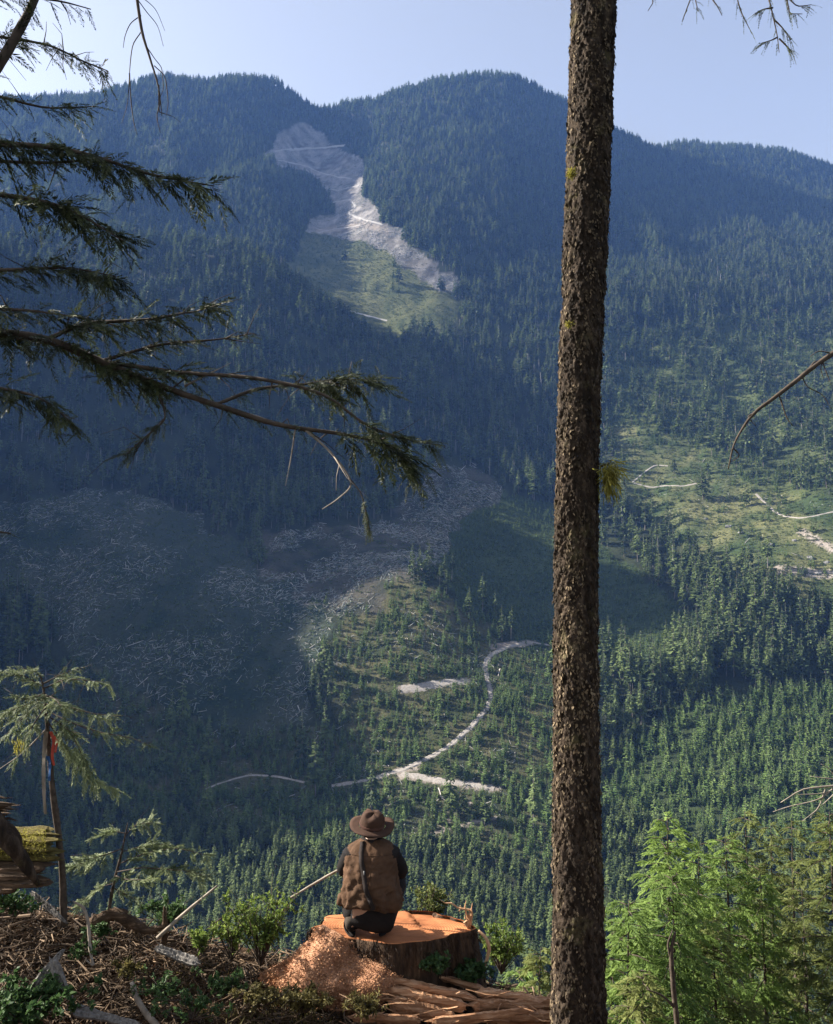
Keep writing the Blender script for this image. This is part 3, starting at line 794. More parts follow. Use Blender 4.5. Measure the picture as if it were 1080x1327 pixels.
# plates of bark: wrap the noise round the trunk
ux, uy = np.cos(AA) * 1.0, np.sin(AA) * 1.0
def wrapn(fq, fz, s, o=3): return .5 * (fbm(ux * fq + 7.1, ZZ * fz + uy * fq, s, o) + fbm(uy * fq - 3.3, ZZ * fz + ux * fq + 50, s + 3, o))
plates = wrapn(7, 20.0, 301, 4); fine = wrapn(20, 55, 311); bumps = wrapn(1.5, .9, 321)
disp = .013 * np.clip(plates * 2.6, -1, 1) + .010 * fine + .010 * bumps
flare = .05 * np.exp(-(ZZ - zz[0]) / .5)
RR = rz[:, None] * (1 + flare) + disp
V = np.stack([cx[:, None] + RR * np.cos(AA), TD_ + RR * np.sin(AA), ZZ], -1)
tree = empty('tall_conifer', (0, 0, 0), 'tall bare brown conifer trunk with flaky bark rising through the whole picture', 'tree')
mb = MB(); mb.grid(V, np.clip(.5 + plates, 0, 1), 0, True); trunk_o = mb.build('trunk', bark_mat, tree)
# loose bark scales and lichen standing off the trunk
mb = MB(); n = 34000; rg = np.random.default_rng(31)
i = rg.integers(0, nseg - 60, n); j = rg.integers(0, nk, n)
P = V[i, j]; Nn = np.stack([np.cos(ang[j]), np.sin(ang[j]), np.zeros(n)], -1); Tn = np.stack([-Nn[:, 1], Nn[:, 0], np.zeros(n)], -1)
up_ = rg.choice([-1, 1], n, p=[.7, .3])
Dd = Tn * rg.normal(0, .35, (n, 1)) + np.stack([0 * up_, 0 * up_, up_], -1) + Nn * rg.uniform(.02, .45, (n, 1))
pt = np.clip(.28 + 1.1 * fbm(np.cos(ang[j]) * 2 + 9, zz[i] * 1.6 + np.sin(ang[j]) * 2, 331, 3) + rg.normal(0, .22, n), 0, 1)
mb.leaves(P - Nn * .002, Dd, Nn + Tn * rg.normal(0, .3, (n, 1)), rg.uniform(.012, .042, n), rg.uniform(.004, .012, n), pt, 0, .5, .06)
mb.build('bark_scales', lichen_mat, trunk_o, smooth=False, kind='stuff')
def tuft(parent, p, dirn, n, L, name, mat, spread=.5, seed=0, wid=.004):
    r = np.random.default_rng(seed); mb = MB()
    P = np.array(p) + r.normal(0, .25 * L, (n, 3)) * [.8, .8, 1]
    D = np.array(dirn) + r.normal(0, spread, (n, 3))
    mb.leaves(P, D, r.normal(0, 1, (n, 3)), L * r.uniform(.35, 1, n), wid * r.uniform(.6, 1.4, n), r.random(n), 0, .5, .1)
    return mb.build(name, mat, parent, smooth=False)
tp = A(779, 604, 5.95)
mb = MB(); mb.tube([tp, tp + Vector((.06, 0, .02))], [.012, .006], 6); mb.build('branch_stub', twig_mat, tree)
tuft(tree, tp + Vector((.045, -.03, -.03)), (.35, -.1, -.9), 300, .15, 'moss_tuft', moss_leaf, .55, 4)
tuft(tree, tp + Vector((.05, -.03, -.13)), (.1, -.1, -1.3), 90, .16, 'moss_tuft', moss_leaf, .25, 5)
tuft(tree, A(741, 225, 5.83), (-.3, -.6, -.3), 260, .05, 'moss_patch', moss_leaf, .8, 6, .003)
tuft(tree, A(738, 420, 5.83), (-.3, -.6, -.3), 120, .04, 'moss_patch', moss_leaf, .8, 7, .003)

# ------------------------------------------------------------------ the stump
SC_D = 7.1
scx, scz = A(509, 1199, SC_D).x, A(516, 1199, SC_D).z
SR = 94 / F * 7.35                     # half width
TILT = math.radians(7.0)                # the cut slopes down towards the far side a little less than the view does
stump = empty('cut_stump', (scx, SC_D, scz), 'wide freshly cut cedar stump with orange top beside the heap of sawdust', 'stump')
na2 = 160; aa = np.arange(na2) * 2 * math.pi / na2
flute = .055 * np.cos(aa * 5 + .6) + .03 * np.cos(aa * 9 + 2) + .015 * np.cos(aa * 17 + 1) + .012 * fbm(np.cos(aa) * 6, np.sin(aa) * 6, 401, 3)
sxr, syr = SR * .985, SR * .66
def topz(x, y): return -math.tan(TILT) * 0 * y + .02 * np.sin(x * 2.0) - .035 * np.clip(x / SR, -1, 1) * 0
hts = np.array([0, -.006, -.03, -.08, -.15, -.25, -.36, -.48, -.62, -.8]); 
spread = np.array([1, 1.012, 1.02, 1.03, 1.05, 1.08, 1.13, 1.2, 1.3, 1.42])
V = []
for h, s in zip(hts, spread):
    q = 1 + flute * (1 + 1.2 * (s - 1) * 5)
    rough_ = .008 * fbm(aa * 14 / 1.0, aa * 0 + h * 3, 405, 3) * (h < -.01)
    ls = 1 + (s - 1) * (1 + 1.2 * np.clip(-np.cos(aa), 0, 1) - .75 * np.clip(np.cos(aa), 0, 1))      # the left root flare spreads widest
    x = np.cos(aa) * sxr * q * ls + rough_ * 4; y = np.sin(aa) * syr * q * ls + rough_ * 4
    z = h + (-.05 * (y / syr)) + .03 * np.sin(3 * aa) * (h > -.05) * 0
    V.append(np.stack([x, y, z], -1))
V = np.array(V)
stump_bark = mat_noise('stump_bark', [(.3, (.018, .012, .008)), (.55, (.075, .045, .027)), (.78, (.19, .115, .065))], 9, 7, .9, 1.0, .025, (2.2, 2.2, .35))
mb = MB(); mb.grid(V[1:], .5, 0, True); mb.build('bark_side', stump_bark, stump)
cut = NT('fresh_cut_wood')
tc = cut.n('ShaderNodeTexCoord'); mp = cut.n('ShaderNodeMapping'); mp.inputs['Scale'].default_value = (1, 1.5, 0); cut.l(tc.outputs['Object'], mp.inputs[0])
wv = cut.n('ShaderNodeTexWave', wave_type='RINGS', rings_direction='Z'); wv.inputs['Scale'].default_value = 14; wv.inputs['Distortion'].default_value = 2.2; wv.inputs['Detail'].default_value = 3; wv.inputs['Detail Scale'].default_value = 1.2
cut.l(mp.outputs[0], wv.inputs[0])
saw = cut.noise(cut.coord((2, 22, 1)), 3, 4, .6)
c = cut.mix(cut.ramp(wv.outputs['Fac'], [(.2, (.36, .135, .055)), (.8, (.50, .215, .092))]), cut.ramp(saw, [(.3, (.72, .66, .62)), (.7, (1.12, 1.1, 1.05))]), 1.0, 'MULTIPLY')
blot = cut.noise(tc.outputs['Object'], 3.0, 3)
c = cut.mix(c, cut.ramp(blot, [(.35, (.55, .5, .46)), (.6, (1.08, 1.08, 1.08))]), 1.0, 'MULTIPLY')
cut.col(c); cut.rough(.8, .2); cut.bump(saw, .5, .01)
mb = MB(); m = 14
ring = np.array([V[0] * [f, f, 1] + np.array([0, 0, .05]) * 0 for f in np.linspace(1, .0, m)])
xx, yy = ring[..., 0], ring[..., 1]
ring[..., 2] = -.05 * (yy / syr) + .012 * fbm(xx * 2, yy * 5, 411, 3) + np.where((xx + yy * .25) > .22, -.028, 0.0)
mb.grid(ring, .5, 0, True)
# the rim between cut and bark
mb.grid(np.array([V[0] * [1, 1, 1] + np.array([0, 0, 0]), V[1]])[:, :, :] * 1.0, .5, 0, True)
mb.build('cut_face', cut.m, stump)
splint = mat_noise('splinter_wood', [(.3, (.38, .20, .10)), (.7, (.62, .40, .23))], 12, 5, .8, .4, .004, (8, 8, 1))
def splinter(parent, pa, pb, wd, th, seed):
    mb = MB(); r = np.random.default_rng(seed); pa, pb = np.array(pa), np.array(pb)
    t = np.linspace(0, 1, 6); c_ = pa + (pb - pa) * t[:, None] + r.normal(0, .006, (6, 3))
    mb.tube(c_, [wd, wd * .95, wd * .8, wd * .7, wd * .5, wd * .12], 5, .5, 0, True, .3, r)
    return mb.build('splinter', splint, parent, smooth=False)
org = Vector((scx, SC_D, scz))
for k, (x0, y0, x1, y1, wd) in enumerate([(606, 1206, 605, 1166, .012), (611, 1208, 612, 1170, .014), (608, 1207, 609, 1180, .016), (604, 1200, 603, 1186, .012), (611, 1181, 568, 1166, .009), (596, 1180, 598, 1173, .006)]):
    a_ = A(x0, y0, 7.12) - org; b_ = A(x1, y1, 7.10) - org
    splinter(stump, a_, b_, wd, .005, k)
# moss and broken fibres on the sides
mb = MB(); r = np.random.default_rng(41); n = 1500
ii = r.integers(1, 7, n); jj = r.integers(0, na2, n); P = V[ii, jj] + r.normal(0, .01, (n, 3)); out = np.stack([np.cos(aa[jj]), np.sin(aa[jj]), 0 * jj], -1)
mb.leaves(P, out * .4 + [0, 0, -1] + r.normal(0, .2, (n, 3)), out, r.uniform(.02, .09, n), r.uniform(.003, .009, n), r.random(n), 0, .5, .1)
mb.build('bark_fibres', stump_bark, stump, smooth=False, kind='stuff')

# ------------------------------------------------------------------ heap of sawdust against the stump
dust_mat = mat_noise('sawdust', [(.3, (.29, .135, .072)), (.55, (.46, .24, .138)), (.75, (.61, .37, .235))], 14, 7, .95, 1.0, .03)
hx = np.linspace(340, 548, 130); hyv = np.linspace(0, 1, 90)
def heap_top(px): return lin([340, 375, 400, 412, 430, 455, 480, 500, 525, 548], [1262, 1242, 1216, 1201, 1207, 1220, 1230, 1238, 1250, 1262], px)
def heap_bot(px): return lin([340, 365, 400, 440, 480, 510, 548], [1268, 1286, 1302, 1310, 1308, 1292, 1264], px)
HV = np.zeros((len(hyv), len(hx), 3))
for b, t in enumerate(hyv):
    row = heap_bot(hx) + (heap_top(hx) - heap_bot(hx)) * t
    edge = np.clip(np.minimum(hx - 340, 548 - hx) / 60, 0, 1)
    dst = 6.78 - .10 * edge * math.sin(math.pi * min(t * 1.1, 1)) - .30 * (1 - t) * edge
    HV[b] = at(hx, row, dst)
hx3 = fbm(HV[..., 0] * 6, HV[..., 2] * 9, 421, 4)
HV[..., 1] -= hx3 * .06; HV[..., 2] += hx3 * .035
skirt = HV[:1] - np.array([0, -.25, .25]); back = HV[-1:] + np.array([0, .35, -.12])
HV = np.concatenate([skirt, HV, back])
mb = MB(); mb.grid(HV); saw_o = mb.build('sawdust', dust_mat, kind='stuff', label='orange sawdust and wood chips heaped against the stump')
mb = MB(); r = np.random.default_rng(51); n = 9000
i = r.integers(1, len(HV) - 1, n); j = r.integers(0, len(hx), n); P = HV[i, j] + r.normal(0, .008, (n, 3)) + [0, -.004, .004]
mb.leaves(P, r.normal(0, 1, (n, 3)) * [1, .5, .5] + [0, -.1, -.1], [0, -.7, .7] + r.normal(0, .3, (n, 3)), r.uniform(.006, .024, n), r.uniform(.002, .006, n), r.random(n), 0, .5, .15)
n = 7000; X = r.normal(-.75, .75, n); Y = r.uniform(6.1, 7.2, n); Pg = np.array([[x, y, gz(x, y) + .015] for x, y in zip(X, Y)])
mb.leaves(Pg, r.normal(0, 1, (n, 3)) * [1, 1, .2], [0, 0, 1] + r.normal(0, .5, (n, 3)), r.uniform(.012, .05, n), r.uniform(.004, .011, n), r.random(n), 0, .5, .15)
chip_mat = mat_noise('wood_chips', [(.3, (.31, .145, .068)), (.7, (.60, .35, .20))], 10, 4, .9, .3, tintmul=((.55, .5, .45), (1.2, 1.2, 1.2)))
mb.build('wood_chip_litter', chip_mat, smooth=False, kind='stuff', label='orange wood chips strewn over the sawdust and ground')

# ------------------------------------------------------------------ split slabs of a rotten cedar log right of the heap
def slab(name, pa, pb, wd, th, seed, label, cat, group=None, mat=None, roll=0.0, taper=(1, 1), tint=.5):
    """a long split board: uneven edges, a ridged face and torn ends"""
    r = np.random.default_rng(seed); pa = Vector(pa); pb = Vector(pb); ax = (pb - pa); L = ax.length; ax.normalize()
    sd_ = ax.cross(Vector((0, 0, 1))).normalized(); up = sd_.cross(ax); q = Matrix.Rotation(roll, 3, ax); sd_ = q @ sd_; up = q @ up
    nL, nW = 26, 9; V = []
    for i in range(nL):
        t = i / (nL - 1); w_ = wd * (taper[0] + (taper[1] - taper[0]) * t) * (1 + .14 * math.sin(seed + t * 7) + .03 * r.normal())
        endt = min(1, min(t, 1 - t) * 9 + .45)
        row = []
        prof = [(-.5, 0), (-.46, .5), (-.28, .62), (-.05, .42), (.15, .6), (.34, .45), (.48, .5), (.5, 0), (.2, -.5), (-.25, -.45)]
        for k, (a_, b_) in enumerate(prof):
            off = r.normal(0, .05) * th
            shift = r.normal(0, .06) * L if i in (0, nL - 1) else 0
            p = Vector((0, 0, 0)) + ax * (L * t - L / 2 + shift) + sd_ * (a_ * w_ * endt) + up * (b_ * th * endt * (1 + .3 * float(vnoise(t * 9 + k * 3, seed, 7)) - .15) + .04 * L * math.sin(t * 3 + seed) * .3 + off)
            row.append(p)
        V.append(row)
    V = np.array(V); mb = MB(); mb.grid(V, np.clip(tint + .3 * fbm(np.arange(nL)[:, None] * .3 + np.zeros((1, len(prof))), np.arange(len(prof))[None] * 2. + seed, seed, 2), 0, 1), 0, True)
    for e in (0, -1):
        c_ = V[e].mean(0); mb.add(np.concatenate([V[e], [c_]]), None, [(len(prof), (k + (1 if e else 0)) % len(prof), (k + (0 if e else 1)) % len(prof)) for k in range(len(prof))], tint)
    o = mb.build(name, mat or cedar_wood, smooth=False); o.location = (pa + pb) / 2
    return props(o, label, cat, group)
SL = [
    (498, 1267, 6.62, 612, 1294, 6.56, .10, .055, 'topmost split cedar slab with pale upper edge below the stump', .15, .8),
    (503, 1282, 6.54, 604, 1307, 6.48, .09, .07, 'second split cedar slab with a long pale edge above a dark gap', .25, .75),
    (506, 1300, 6.46, 590, 1326, 6.40, .09, .10, 'wide dark split cedar slab leaning at the left end of the log', .5, .25),
    (618, 1287, 6.62, 694, 1296, 6.56, .10, .05, 'short sunlit slab lying on top of the broken log near the trunk', .1, .85),
    (548, 1262, 6.80, 628, 1282, 6.74, .09, .04, 'thin slab half hidden by leaves at the foot of the stump', .2, .6),
    (610, 1307, 6.52, 740, 1299, 6.56, .12, .085, 'long dark slab of the broken log running behind the tall trunk', .2, .45),
    (560, 1325, 6.34, 690, 1310, 6.42, .07, .06, 'lowest pale slab along the front of the broken log', .3, .8),
    (640, 1321, 6.40, 735, 1318, 6.44, .10, .07, 'lower dark slab at the bottom edge beside the tall trunk', .2, .2),
    (455, 1318, 6.30, 545, 1324, 6.26, .07, .05, 'twisted grey brown root piece at the front of the slabs', .3, .5),
]
for k, (x0, y0, d0, x1, y1, d1, wd, th, lb, rl, tn) in enumerate(SL):
    slab('wood_slab', A(x0, y0, d0), A(x1, y1, d1), wd, th, 60 + k, lb, 'wood slab', 'split slabs of the broken cedar log', roll=-.7 * rl - .12, tint=tn, taper=(1, .8))
mb = MB(); wood_tube(mb, [A(500, 1345, 6.6), A(570, 1338, 6.65), A(650, 1328, 6.68), A(725, 1330, 6.7), A(780, 1345, 6.7)], [.10, .13, .12, .12, .10], 16, .3, .4, 0, 3, 9)
o = mb.build('rotten_log', rot_wood, smooth=False); props(o, 'dark rotten log under the split cedar slabs', 'log')
# broken fibres round the slabs
mb = MB(); r = np.random.default_rng(71); n = 60
for k in range(n):
    px_, py_ = r.uniform(450, 735), r.uniform(1285, 1345); p = np.array(A(px_, py_, r.uniform(6.2, 6.5))); a_ = r.normal(0, .55) + (math.pi if r.random() < .5 else 0); L = r.uniform(.05, .28)
    d_ = np.array([math.cos(a_), math.sin(a_) * .6, r.normal(-.08, .25)]); mb.tube([p - d_ * L / 2, p + d_ * L * .1 + [0, 0, r.normal(0, .01)], p + d_ * L / 2], [.004, .006, .002], 4, r.random())
mb.build('splintered_fibres', cedar_wood, smooth=False, kind='stuff', label='splintered cedar fibres littering the broken log')

# ------------------------------------------------------------------ sticks, roots and broken wood
def stick(name, path, rads, mat, label, cat, group=None, k=7, seed=0, rough=.2, forks=()):
    pts = [Vector(A(*p)) for p in path]; o0 = pts[0].copy()
    mb = MB(); wood_tube(mb, [p - o0 for p in pts], rads, k, rough, .5, 0, seed, 6)
    for fp, fr in forks: wood_tube(mb, [Vector(A(*p)) - o0 for p in fp], fr, 6, rough, .5, 0, seed + 3, 5)
    o = mb.build(name, mat); o.location = o0
    return props(o, label, cat, group)
stick('curved_branch', [(620, 1206, 6.95), (630, 1216, 6.92), (634, 1229, 6.9), (631, 1244, 6.9), (624, 1259, 6.92)], [.012, .014, .015, .013, .007], splint, 'pale curved branch standing against the right side of the stump', 'branch', seed=1, rough=.1)
stick('fallen_stick', [(204, 1216, 6.9), (240, 1183, 6.95), (282, 1148, 7.0)], [.017, .014, .009], pale_twig, 'long straight stick slanting up out of the debris toward the sky', 'stick', 'loose sticks in the debris', seed=2, rough=.1)
stick('broken_snag', [(212, 1222, 6.95), (214, 1196, 6.95), (213, 1175, 6.95)], [.03, .024, .006], rot_wood, 'short dark upright snag beside the slanting stick', 'snag', seed=3)
stick('fallen_stick', [(95, 1168, 6.6), (108, 1176, 6.55), (115, 1200, 6.5), (117, 1230, 6.45), (121, 1251, 6.4)], [.006, .012, .013, .012, .009], pale_twig, 'thin pale hooked stick curving down the dark bank', 'stick', 'loose sticks in the debris', seed=4, forks=[([(121, 1251, 6.4), (114, 1246, 6.4), (110, 1240, 6.4)], [.009, .006, .002])])
stick('fallen_stick', [(171, 1273, 6.2), (176, 1290, 6.15), (186, 1308, 6.1), (206, 1332, 6.05)], [.016, .02, .022, .024], pale_twig, 'thick bent whitish stick at the bottom edge', 'stick', 'loose sticks in the debris', seed=5)
stick('fallen_stick', [(268, 1205, 7.0), (290, 1188, 7.05), (304, 1178, 7.1)], [.008, .007, .004], twig_mat, 'thin dark stick beside the bright shrub', 'stick', 'loose sticks in the debris', seed=6)
stick('exposed_root', [(118, 1200, 6.8), (150, 1184, 6.85), (172, 1196, 6.85), (195, 1206, 6.8), (214, 1200, 6.8)], [.05, .06, .045, .03, .012], rot_wood, 'reddish brown root arching over the crest of the bank', 'root', seed=7, k=10, rough=.35)
# snag, broken root plate and mossy log at the left edge
stick('leaning_snag', [(-90, 985, 6.0), (-20, 1050, 6.0), (14, 1092, 6.0), (34, 1122, 6.05), (50, 1146, 6.1)], [.075, .07, .06, .045, .015], bark_mat, 'dark leaning broken trunk at the left edge', 'snag', seed=11, k=14, rough=.3)
st = empty('broken_stub', A(-10, 1050, 6.2), 'dark jagged broken wood above the mossy log at the left edge', 'broken wood'); r = np.random.default_rng(12)
for k in range(20):
    y0 = r.uniform(1028, 1088); x1 = r.uniform(6, 30) - abs(y0 - 1055) * .15; p0 = np.array(A(-70, y0 - r.uniform(-6, 10), 6.2 + r.normal(0, .05))) - np.array(st.location); p1 = np.array(A(x1, y0 + r.uniform(-4, 6), 6.2 + r.normal(0, .05))) - np.array(st.location)
    t = np.linspace(0, 1, 9); mb = MB(); mb.tube(p0 + (p1 - p0) * t[:, None] + r.normal(0, .005, (9, 3)), .03 * r.uniform(.5, 1.1) * np.clip((1 - t) * 2.2 + .05, 0, 1), 6, r.random(), 0, True, .35, r); mb.build('shard', rot_wood, st, smooth=False)
mossy_mat = mat_noise('mossy_bark', [(.3, (.05, .036, .016)), (.5, (.15, .12, .035)), (.75, (.30, .25, .08))], 7, 7, .95, 1.0, .03, (1, 7, 7))
def layered(name, layers, label, mat, seed):
    """a rotten log end: torn layers lying one on the other"""
    o = empty(name, A(0, layers[0][1], layers[0][2]), label, 'log')
    for k, (x1, y, d, wd, th) in enumerate(layers):
        q = slab('layer', A(-95, y + 4, d), A(x1, y, d), wd, th, seed + k, None, None, None, mat, .15, tint=.5); q.parent = o; q.matrix_parent_inverse = Matrix.Translation(-o.location)
    return o
ml = layered('mossy_log', [(66, 1081, 6.6, .16, .06), (70, 1090, 6.55, .18, .06), (62, 1099, 6.5, .18, .06), (72, 1107, 6.5, .16, .055), (66, 1115, 6.52, .14, .05)], 'yellow green mossy log end jutting in at the left edge', mossy_mat, 130)
mb = MB(); r = np.random.default_rng(14); n = 2600; P = np.array([A(r.uniform(-40, 60), r.uniform(1074, 1112), r.uniform(6.38, 6.5)) for _ in range(n)]) - np.array(ml.location)
mb.leaves(P, r.normal(0, 1, (n, 3)) + [0, -.2, -.6], r.normal(0, 1, (n, 3)), r.uniform(.008, .03, n), .0025, r.random(n)); mb.build('moss', moss_leaf, ml, smooth=False, kind='stuff')
layered('mossy_log', [(62, 1126, 6.4, .15, .05), (40, 1134, 6.36, .15, .05), (58, 1142, 6.34, .14, .05), (25, 1150, 6.3, .12, .05)], 'lower brownish rotten log below the mossy one at the left edge', rot_wood, 150)

slab('wood_slab', A(203, 1229, 6.7), A(258, 1249, 6.6), .07, .045, 91, 'pale weathered slab lying on the bank left of the bright shrub', 'wood slab', None, grey_wood, .5, tint=.9)
for k, (x0, y0, d0, x1, y1, d1, wd, th, rl, lb) in enumerate([
    (43, 1158, 6.6, 84, 1194, 6.5, .05, .03, .9, 'grey splintered chunk of wood at the foot of the sapling'),
    (44, 1280, 6.25, 82, 1232, 6.35, .07, .035, .9, 'grey chunk of wood leaning on the dark bank, upper of two'),
    (68, 1244, 6.2, 94, 1296, 6.1, .07, .04, 1.1, 'lighter grey broken chunk pointing down, lower of two'),
    (95, 1310, 6.05, 180, 1330, 6.0, .09, .03, .3, 'dark grey board lying flat at the bottom edge')]):
    slab('weathered_chunk', A(x0, y0, d0), A(x1, y1, d1), wd, th, 92 + k, lb, 'wood chunk', 'grey weathered wood on the bank', grey_wood, rl, (1, .6))

# ------------------------------------------------------------------ litter: twigs, bark and dead fronds, nobody could count them
litter_mat = mat_noise('twig_litter', [(.3, (.045, .031, .021)), (.7, (.15, .108, .072))], 6, 4, .9, .2, tintmul=((.3, .28, .26), (1.9, 1.8, 1.65)))
mb = MB(); r = np.random.default_rng(81); n = 5200
for k in range(n):
    px_ = r.uniform(-40, 720); f = r.random(); cr = float(lin(CRX, CRY, px_)); py_ = cr + (1340 - cr) * f ** 1.1
    g = np.array(ghit(px_, py_ + 4)); L = r.uniform(.05, .34) * (1.5 if r.random() < .1 else 1); a_ = r.random() * 6.283; el = r.normal(.05, .22)
    d_ = np.array([math.cos(a_) * math.cos(el), math.sin(a_) * math.cos(el), math.sin(el)]); g = g + [0, 0, r.uniform(0, .09)]
    w_ = r.uniform(.0015, .006); bend = r.normal(0, .02, 3)
    mb.tube([g - d_ * L / 2, g + bend, g + d_ * L / 2], [w_, w_ * 1.1, w_ * .4], 3, r.random() ** 1.4, 0, False)
mb.build('twig_litter', litter_mat, smooth=False, kind='stuff', label='tangle of dead twigs and bark covering the bank')
mb = MB(); n = 9000
PXs = r.uniform(-40, 720, n); CR = lin(CRX, CRY, PXs); PYs = CR + (1340 - CR) * r.random(n)
G = np.array([ghit(a_, b_ + 3) for a_, b_ in zip(PXs, PYs)])
mb.leaves(G + [0, 0, .02], r.normal(0, 1, (n, 3)) * [1, 1, .35], [0, 0, 1] + r.normal(0, .5, (n, 3)), r.uniform(.02, .075, n), r.uniform(.004, .016, n), r.random(n) ** 1.5, 0, .5, .2)
mb.build('bark_litter', litter_mat, smooth=False, kind='stuff', label='flakes of bark and dead fronds on the bank')
mb = MB(); n = 240
for k in range(n):
    px_ = r.uniform(-30, 700); cr = float(lin(CRX, CRY, px_)); py_ = cr + (1335 - cr) * r.random()
    g = np.array(ghit(px_, py_ + 3)) + [0, 0, .03]; L = r.uniform(.3, .9); a_ = r.random() * 6.283; d_ = np.array([math.cos(a_), math.sin(a_) * .8, r.normal(.02, .16)]); w_ = r.uniform(.005, .013)
    c_ = g + d_ * L * np.linspace(-.5, .5, 7)[:, None] + r.normal(0, .018, (7, 3)); mb.tube(c_, np.linspace(w_, w_ * .3, 7), 5, r.random() * .9, 0, True)
    for q in range(int(r.integers(0, 4))):
        i_ = int(r.integers(1, 6)); dd_ = d_ * .6 + r.normal(0, .5, 3); mb.tube([c_[i_], c_[i_] + dd_ * L * .12, c_[i_] + dd_ * L * .22 + [0, 0, -.01]], [w_ * .6, w_ * .4, w_ * .15], 4, r.random())
mb.build('dead_branches', litter_mat, smooth=False, kind='stuff', label='dead broken branches scattered over the bank')
# ================================================================== near foliage
cedar_leaf = mat_leaf('cedar_sprays', (.012, .019, .009), (.075, .09, .032), .25, rnd=.15)
hemlock_leaf = mat_leaf('hemlock_sprays', (.045, .07, .032), (.25, .29, .14), .35, rnd=.15)
bright_leaf = mat_leaf('bright_conifer_sprays', (.04, .09, .022), (.24, .34, .08), .45, rnd=.3)
olive_leaf = mat_leaf('olive_conifer_sprays', (.045, .07, .02), (.19, .21, .06), .4, rnd=.3)
shrub_leaf = mat_leaf('shrub_leaves', (.07, .12, .025), (.25, .32, .07), .45, rnd=.2)
fern_leaf = mat_leaf('dark_undergrowth_leaves', (.025, .06, .02), (.09, .15, .05), .35, rnd=.2)
dry_leaf = mat_leaf('dry_fronds', (.07, .06, .02), (.20, .17, .06), .3, rnd=.2)

def sprays(mb, P, D, N, L, rng, nl=12, fl=.42, wd=.035, droop=.25, tint=None, ang=.85):
    """flat fronds: an axis with leaflets in a herringbone; everything for all fronds at once"""
    P = np.asarray(P, float); n = len(P); D = norm(D); N = norm(N); L = np.broadcast_to(np.asarray(L, float), (n,))
    S = norm(np.cross(D, N))
    t = np.linspace(.06, .96, nl)
    base = P[:, None] + D[:, None] * (L[:, None] * t)[..., None]
    base[..., 2] -= droop * L[:, None] * t ** 2
    tan = np.repeat(D[:, None], nl, 1).copy(); tan[..., 2] -= 2 * droop * t; tan = norm(tan)
    tint = rng.random(n) if tint is None else np.broadcast_to(tint, (n,))
    for sg in (-1, 1):
        dd = tan + sg * ang * S[:, None] + rng.normal(0, .16, (n, nl, 3)); dd[..., 2] -= droop * .5
        ll = L[:, None] * fl * (1.05 - .78 * t) * rng.uniform(.65, 1.15, (n, nl))
        tn = np.clip(tint[:, None] * .75 + .35 * t + rng.normal(0, .1, (n, nl)), 0, 1)
        mb.leaves(base.reshape(-1, 3), dd.reshape(-1, 3), np.repeat(N, nl, 0) + rng.normal(0, .25, (n * nl, 3)), ll.ravel(), (L[:, None] * wd + 0 * t).ravel(), tn.ravel(), 0, .55, -.08)
    tip = base[:, -1]; mb.leaves(tip, tan[:, -1], N, L * fl * .45, L * wd, np.clip(tint + .25, 0, 1))

def curve(pts, n):
    p = np.asarray([tuple(q) for q in pts], float); s = np.concatenate([[0], np.cumsum(np.linalg.norm(np.diff(p, axis=0), axis=1))])
    t = np.linspace(0, s[-1], n); return np.stack([pchip(s, p[:, i], t) for i in range(3)], -1), s[-1]
def frond_roots(pts, n, t0, t1, rng, out=.9, down=.3, fwd=.7):
    q, L = curve(pts, 200); t = np.sort(rng.uniform(t0, t1, n)); k = (t * 199).astype(int)
    tan = norm(np.gradient(q, axis=0))[k]; up = np.array([0, 0, 1.0]); sd_ = norm(np.cross(tan, up)); sg = np.where(np.arange(n) % 2 == 0, 1, -1)[:, None]
    D = tan * fwd + sd_ * sg * out + rng.normal(0, .36, (n, 3)) + [0, 0, -down]
    return q[k], D, t
def limb(parent, path, r0, r1, wood, leaf, spans, rng, name='limb', twigs=0, label=None):
    """a limb with its wood and, as its own piece, the foliage it carries"""
    pts = [Vector(A(*p)) for p in path]
    mb = MB(); wood_tube(mb, pts, np.linspace(r0, r1, len(pts)), 7, .12, .5, 0, int(rng.integers(99)), 8)
    for _ in range(twigs):
        q, L = curve(pts, 60); k = int(rng.integers(10, 58)); d_ = norm(norm(np.gradient(q, axis=0))[k] * .5 + rng.normal(0, .6, 3)); l_ = rng.uniform(.05, .22)
        mb.tube([q[k], q[k] + d_ * l_ * .5 + rng.normal(0, .01, 3), q[k] + d_ * l_ + [0, 0, -.02]], [r1 * .8 + .0012, .0014, .0007], 4, .5)
    o = mb.build(name, wood, parent, label=label)
    fo = MB(); any_ = False
    for (t0, t1, n, L, kw) in spans:
        kw = dict(kw); out, down, fwd = kw.pop('out', .9), kw.pop('down', .45), kw.pop('fwd', .7); sub = kw.pop('sub', 0)
        n = int(n * 2.5); P, D, t = frond_roots(pts, n, t0, t1, rng, out, down, fwd)
        Ls = .85 * L * rng.uniform(.5, 1.25, n)
        N = rng.normal(0, .35, (n, 3)) + [0, -.35, 1.0]
        sprays(fo, P, D, N, Ls, rng, **kw); any_ = True
        if sub:   # shorter side fronds hung from the longer ones
            i = rng.integers(0, n, n * sub); tt_ = rng.uniform(.25, .9, n * sub); Dn = norm(D)[i]
            P2 = P[i] + Dn * (Ls[i] * tt_)[:, None]; P2[:, 2] -= kw.get('droop', .25) * Ls[i] * tt_ ** 2
            D2 = Dn * .6 + rng.normal(0, .6, (n * sub, 3)) + [0, 0, -down]
            sprays(fo, P2, D2, rng.normal(0, .4, (n * sub, 3)) + [0, -.3, 1.0], Ls[i] * rng.uniform(.35, .6, n * sub), rng, **kw)
    if any_: fo.build('foliage', leaf, o, smooth=False)
    return o

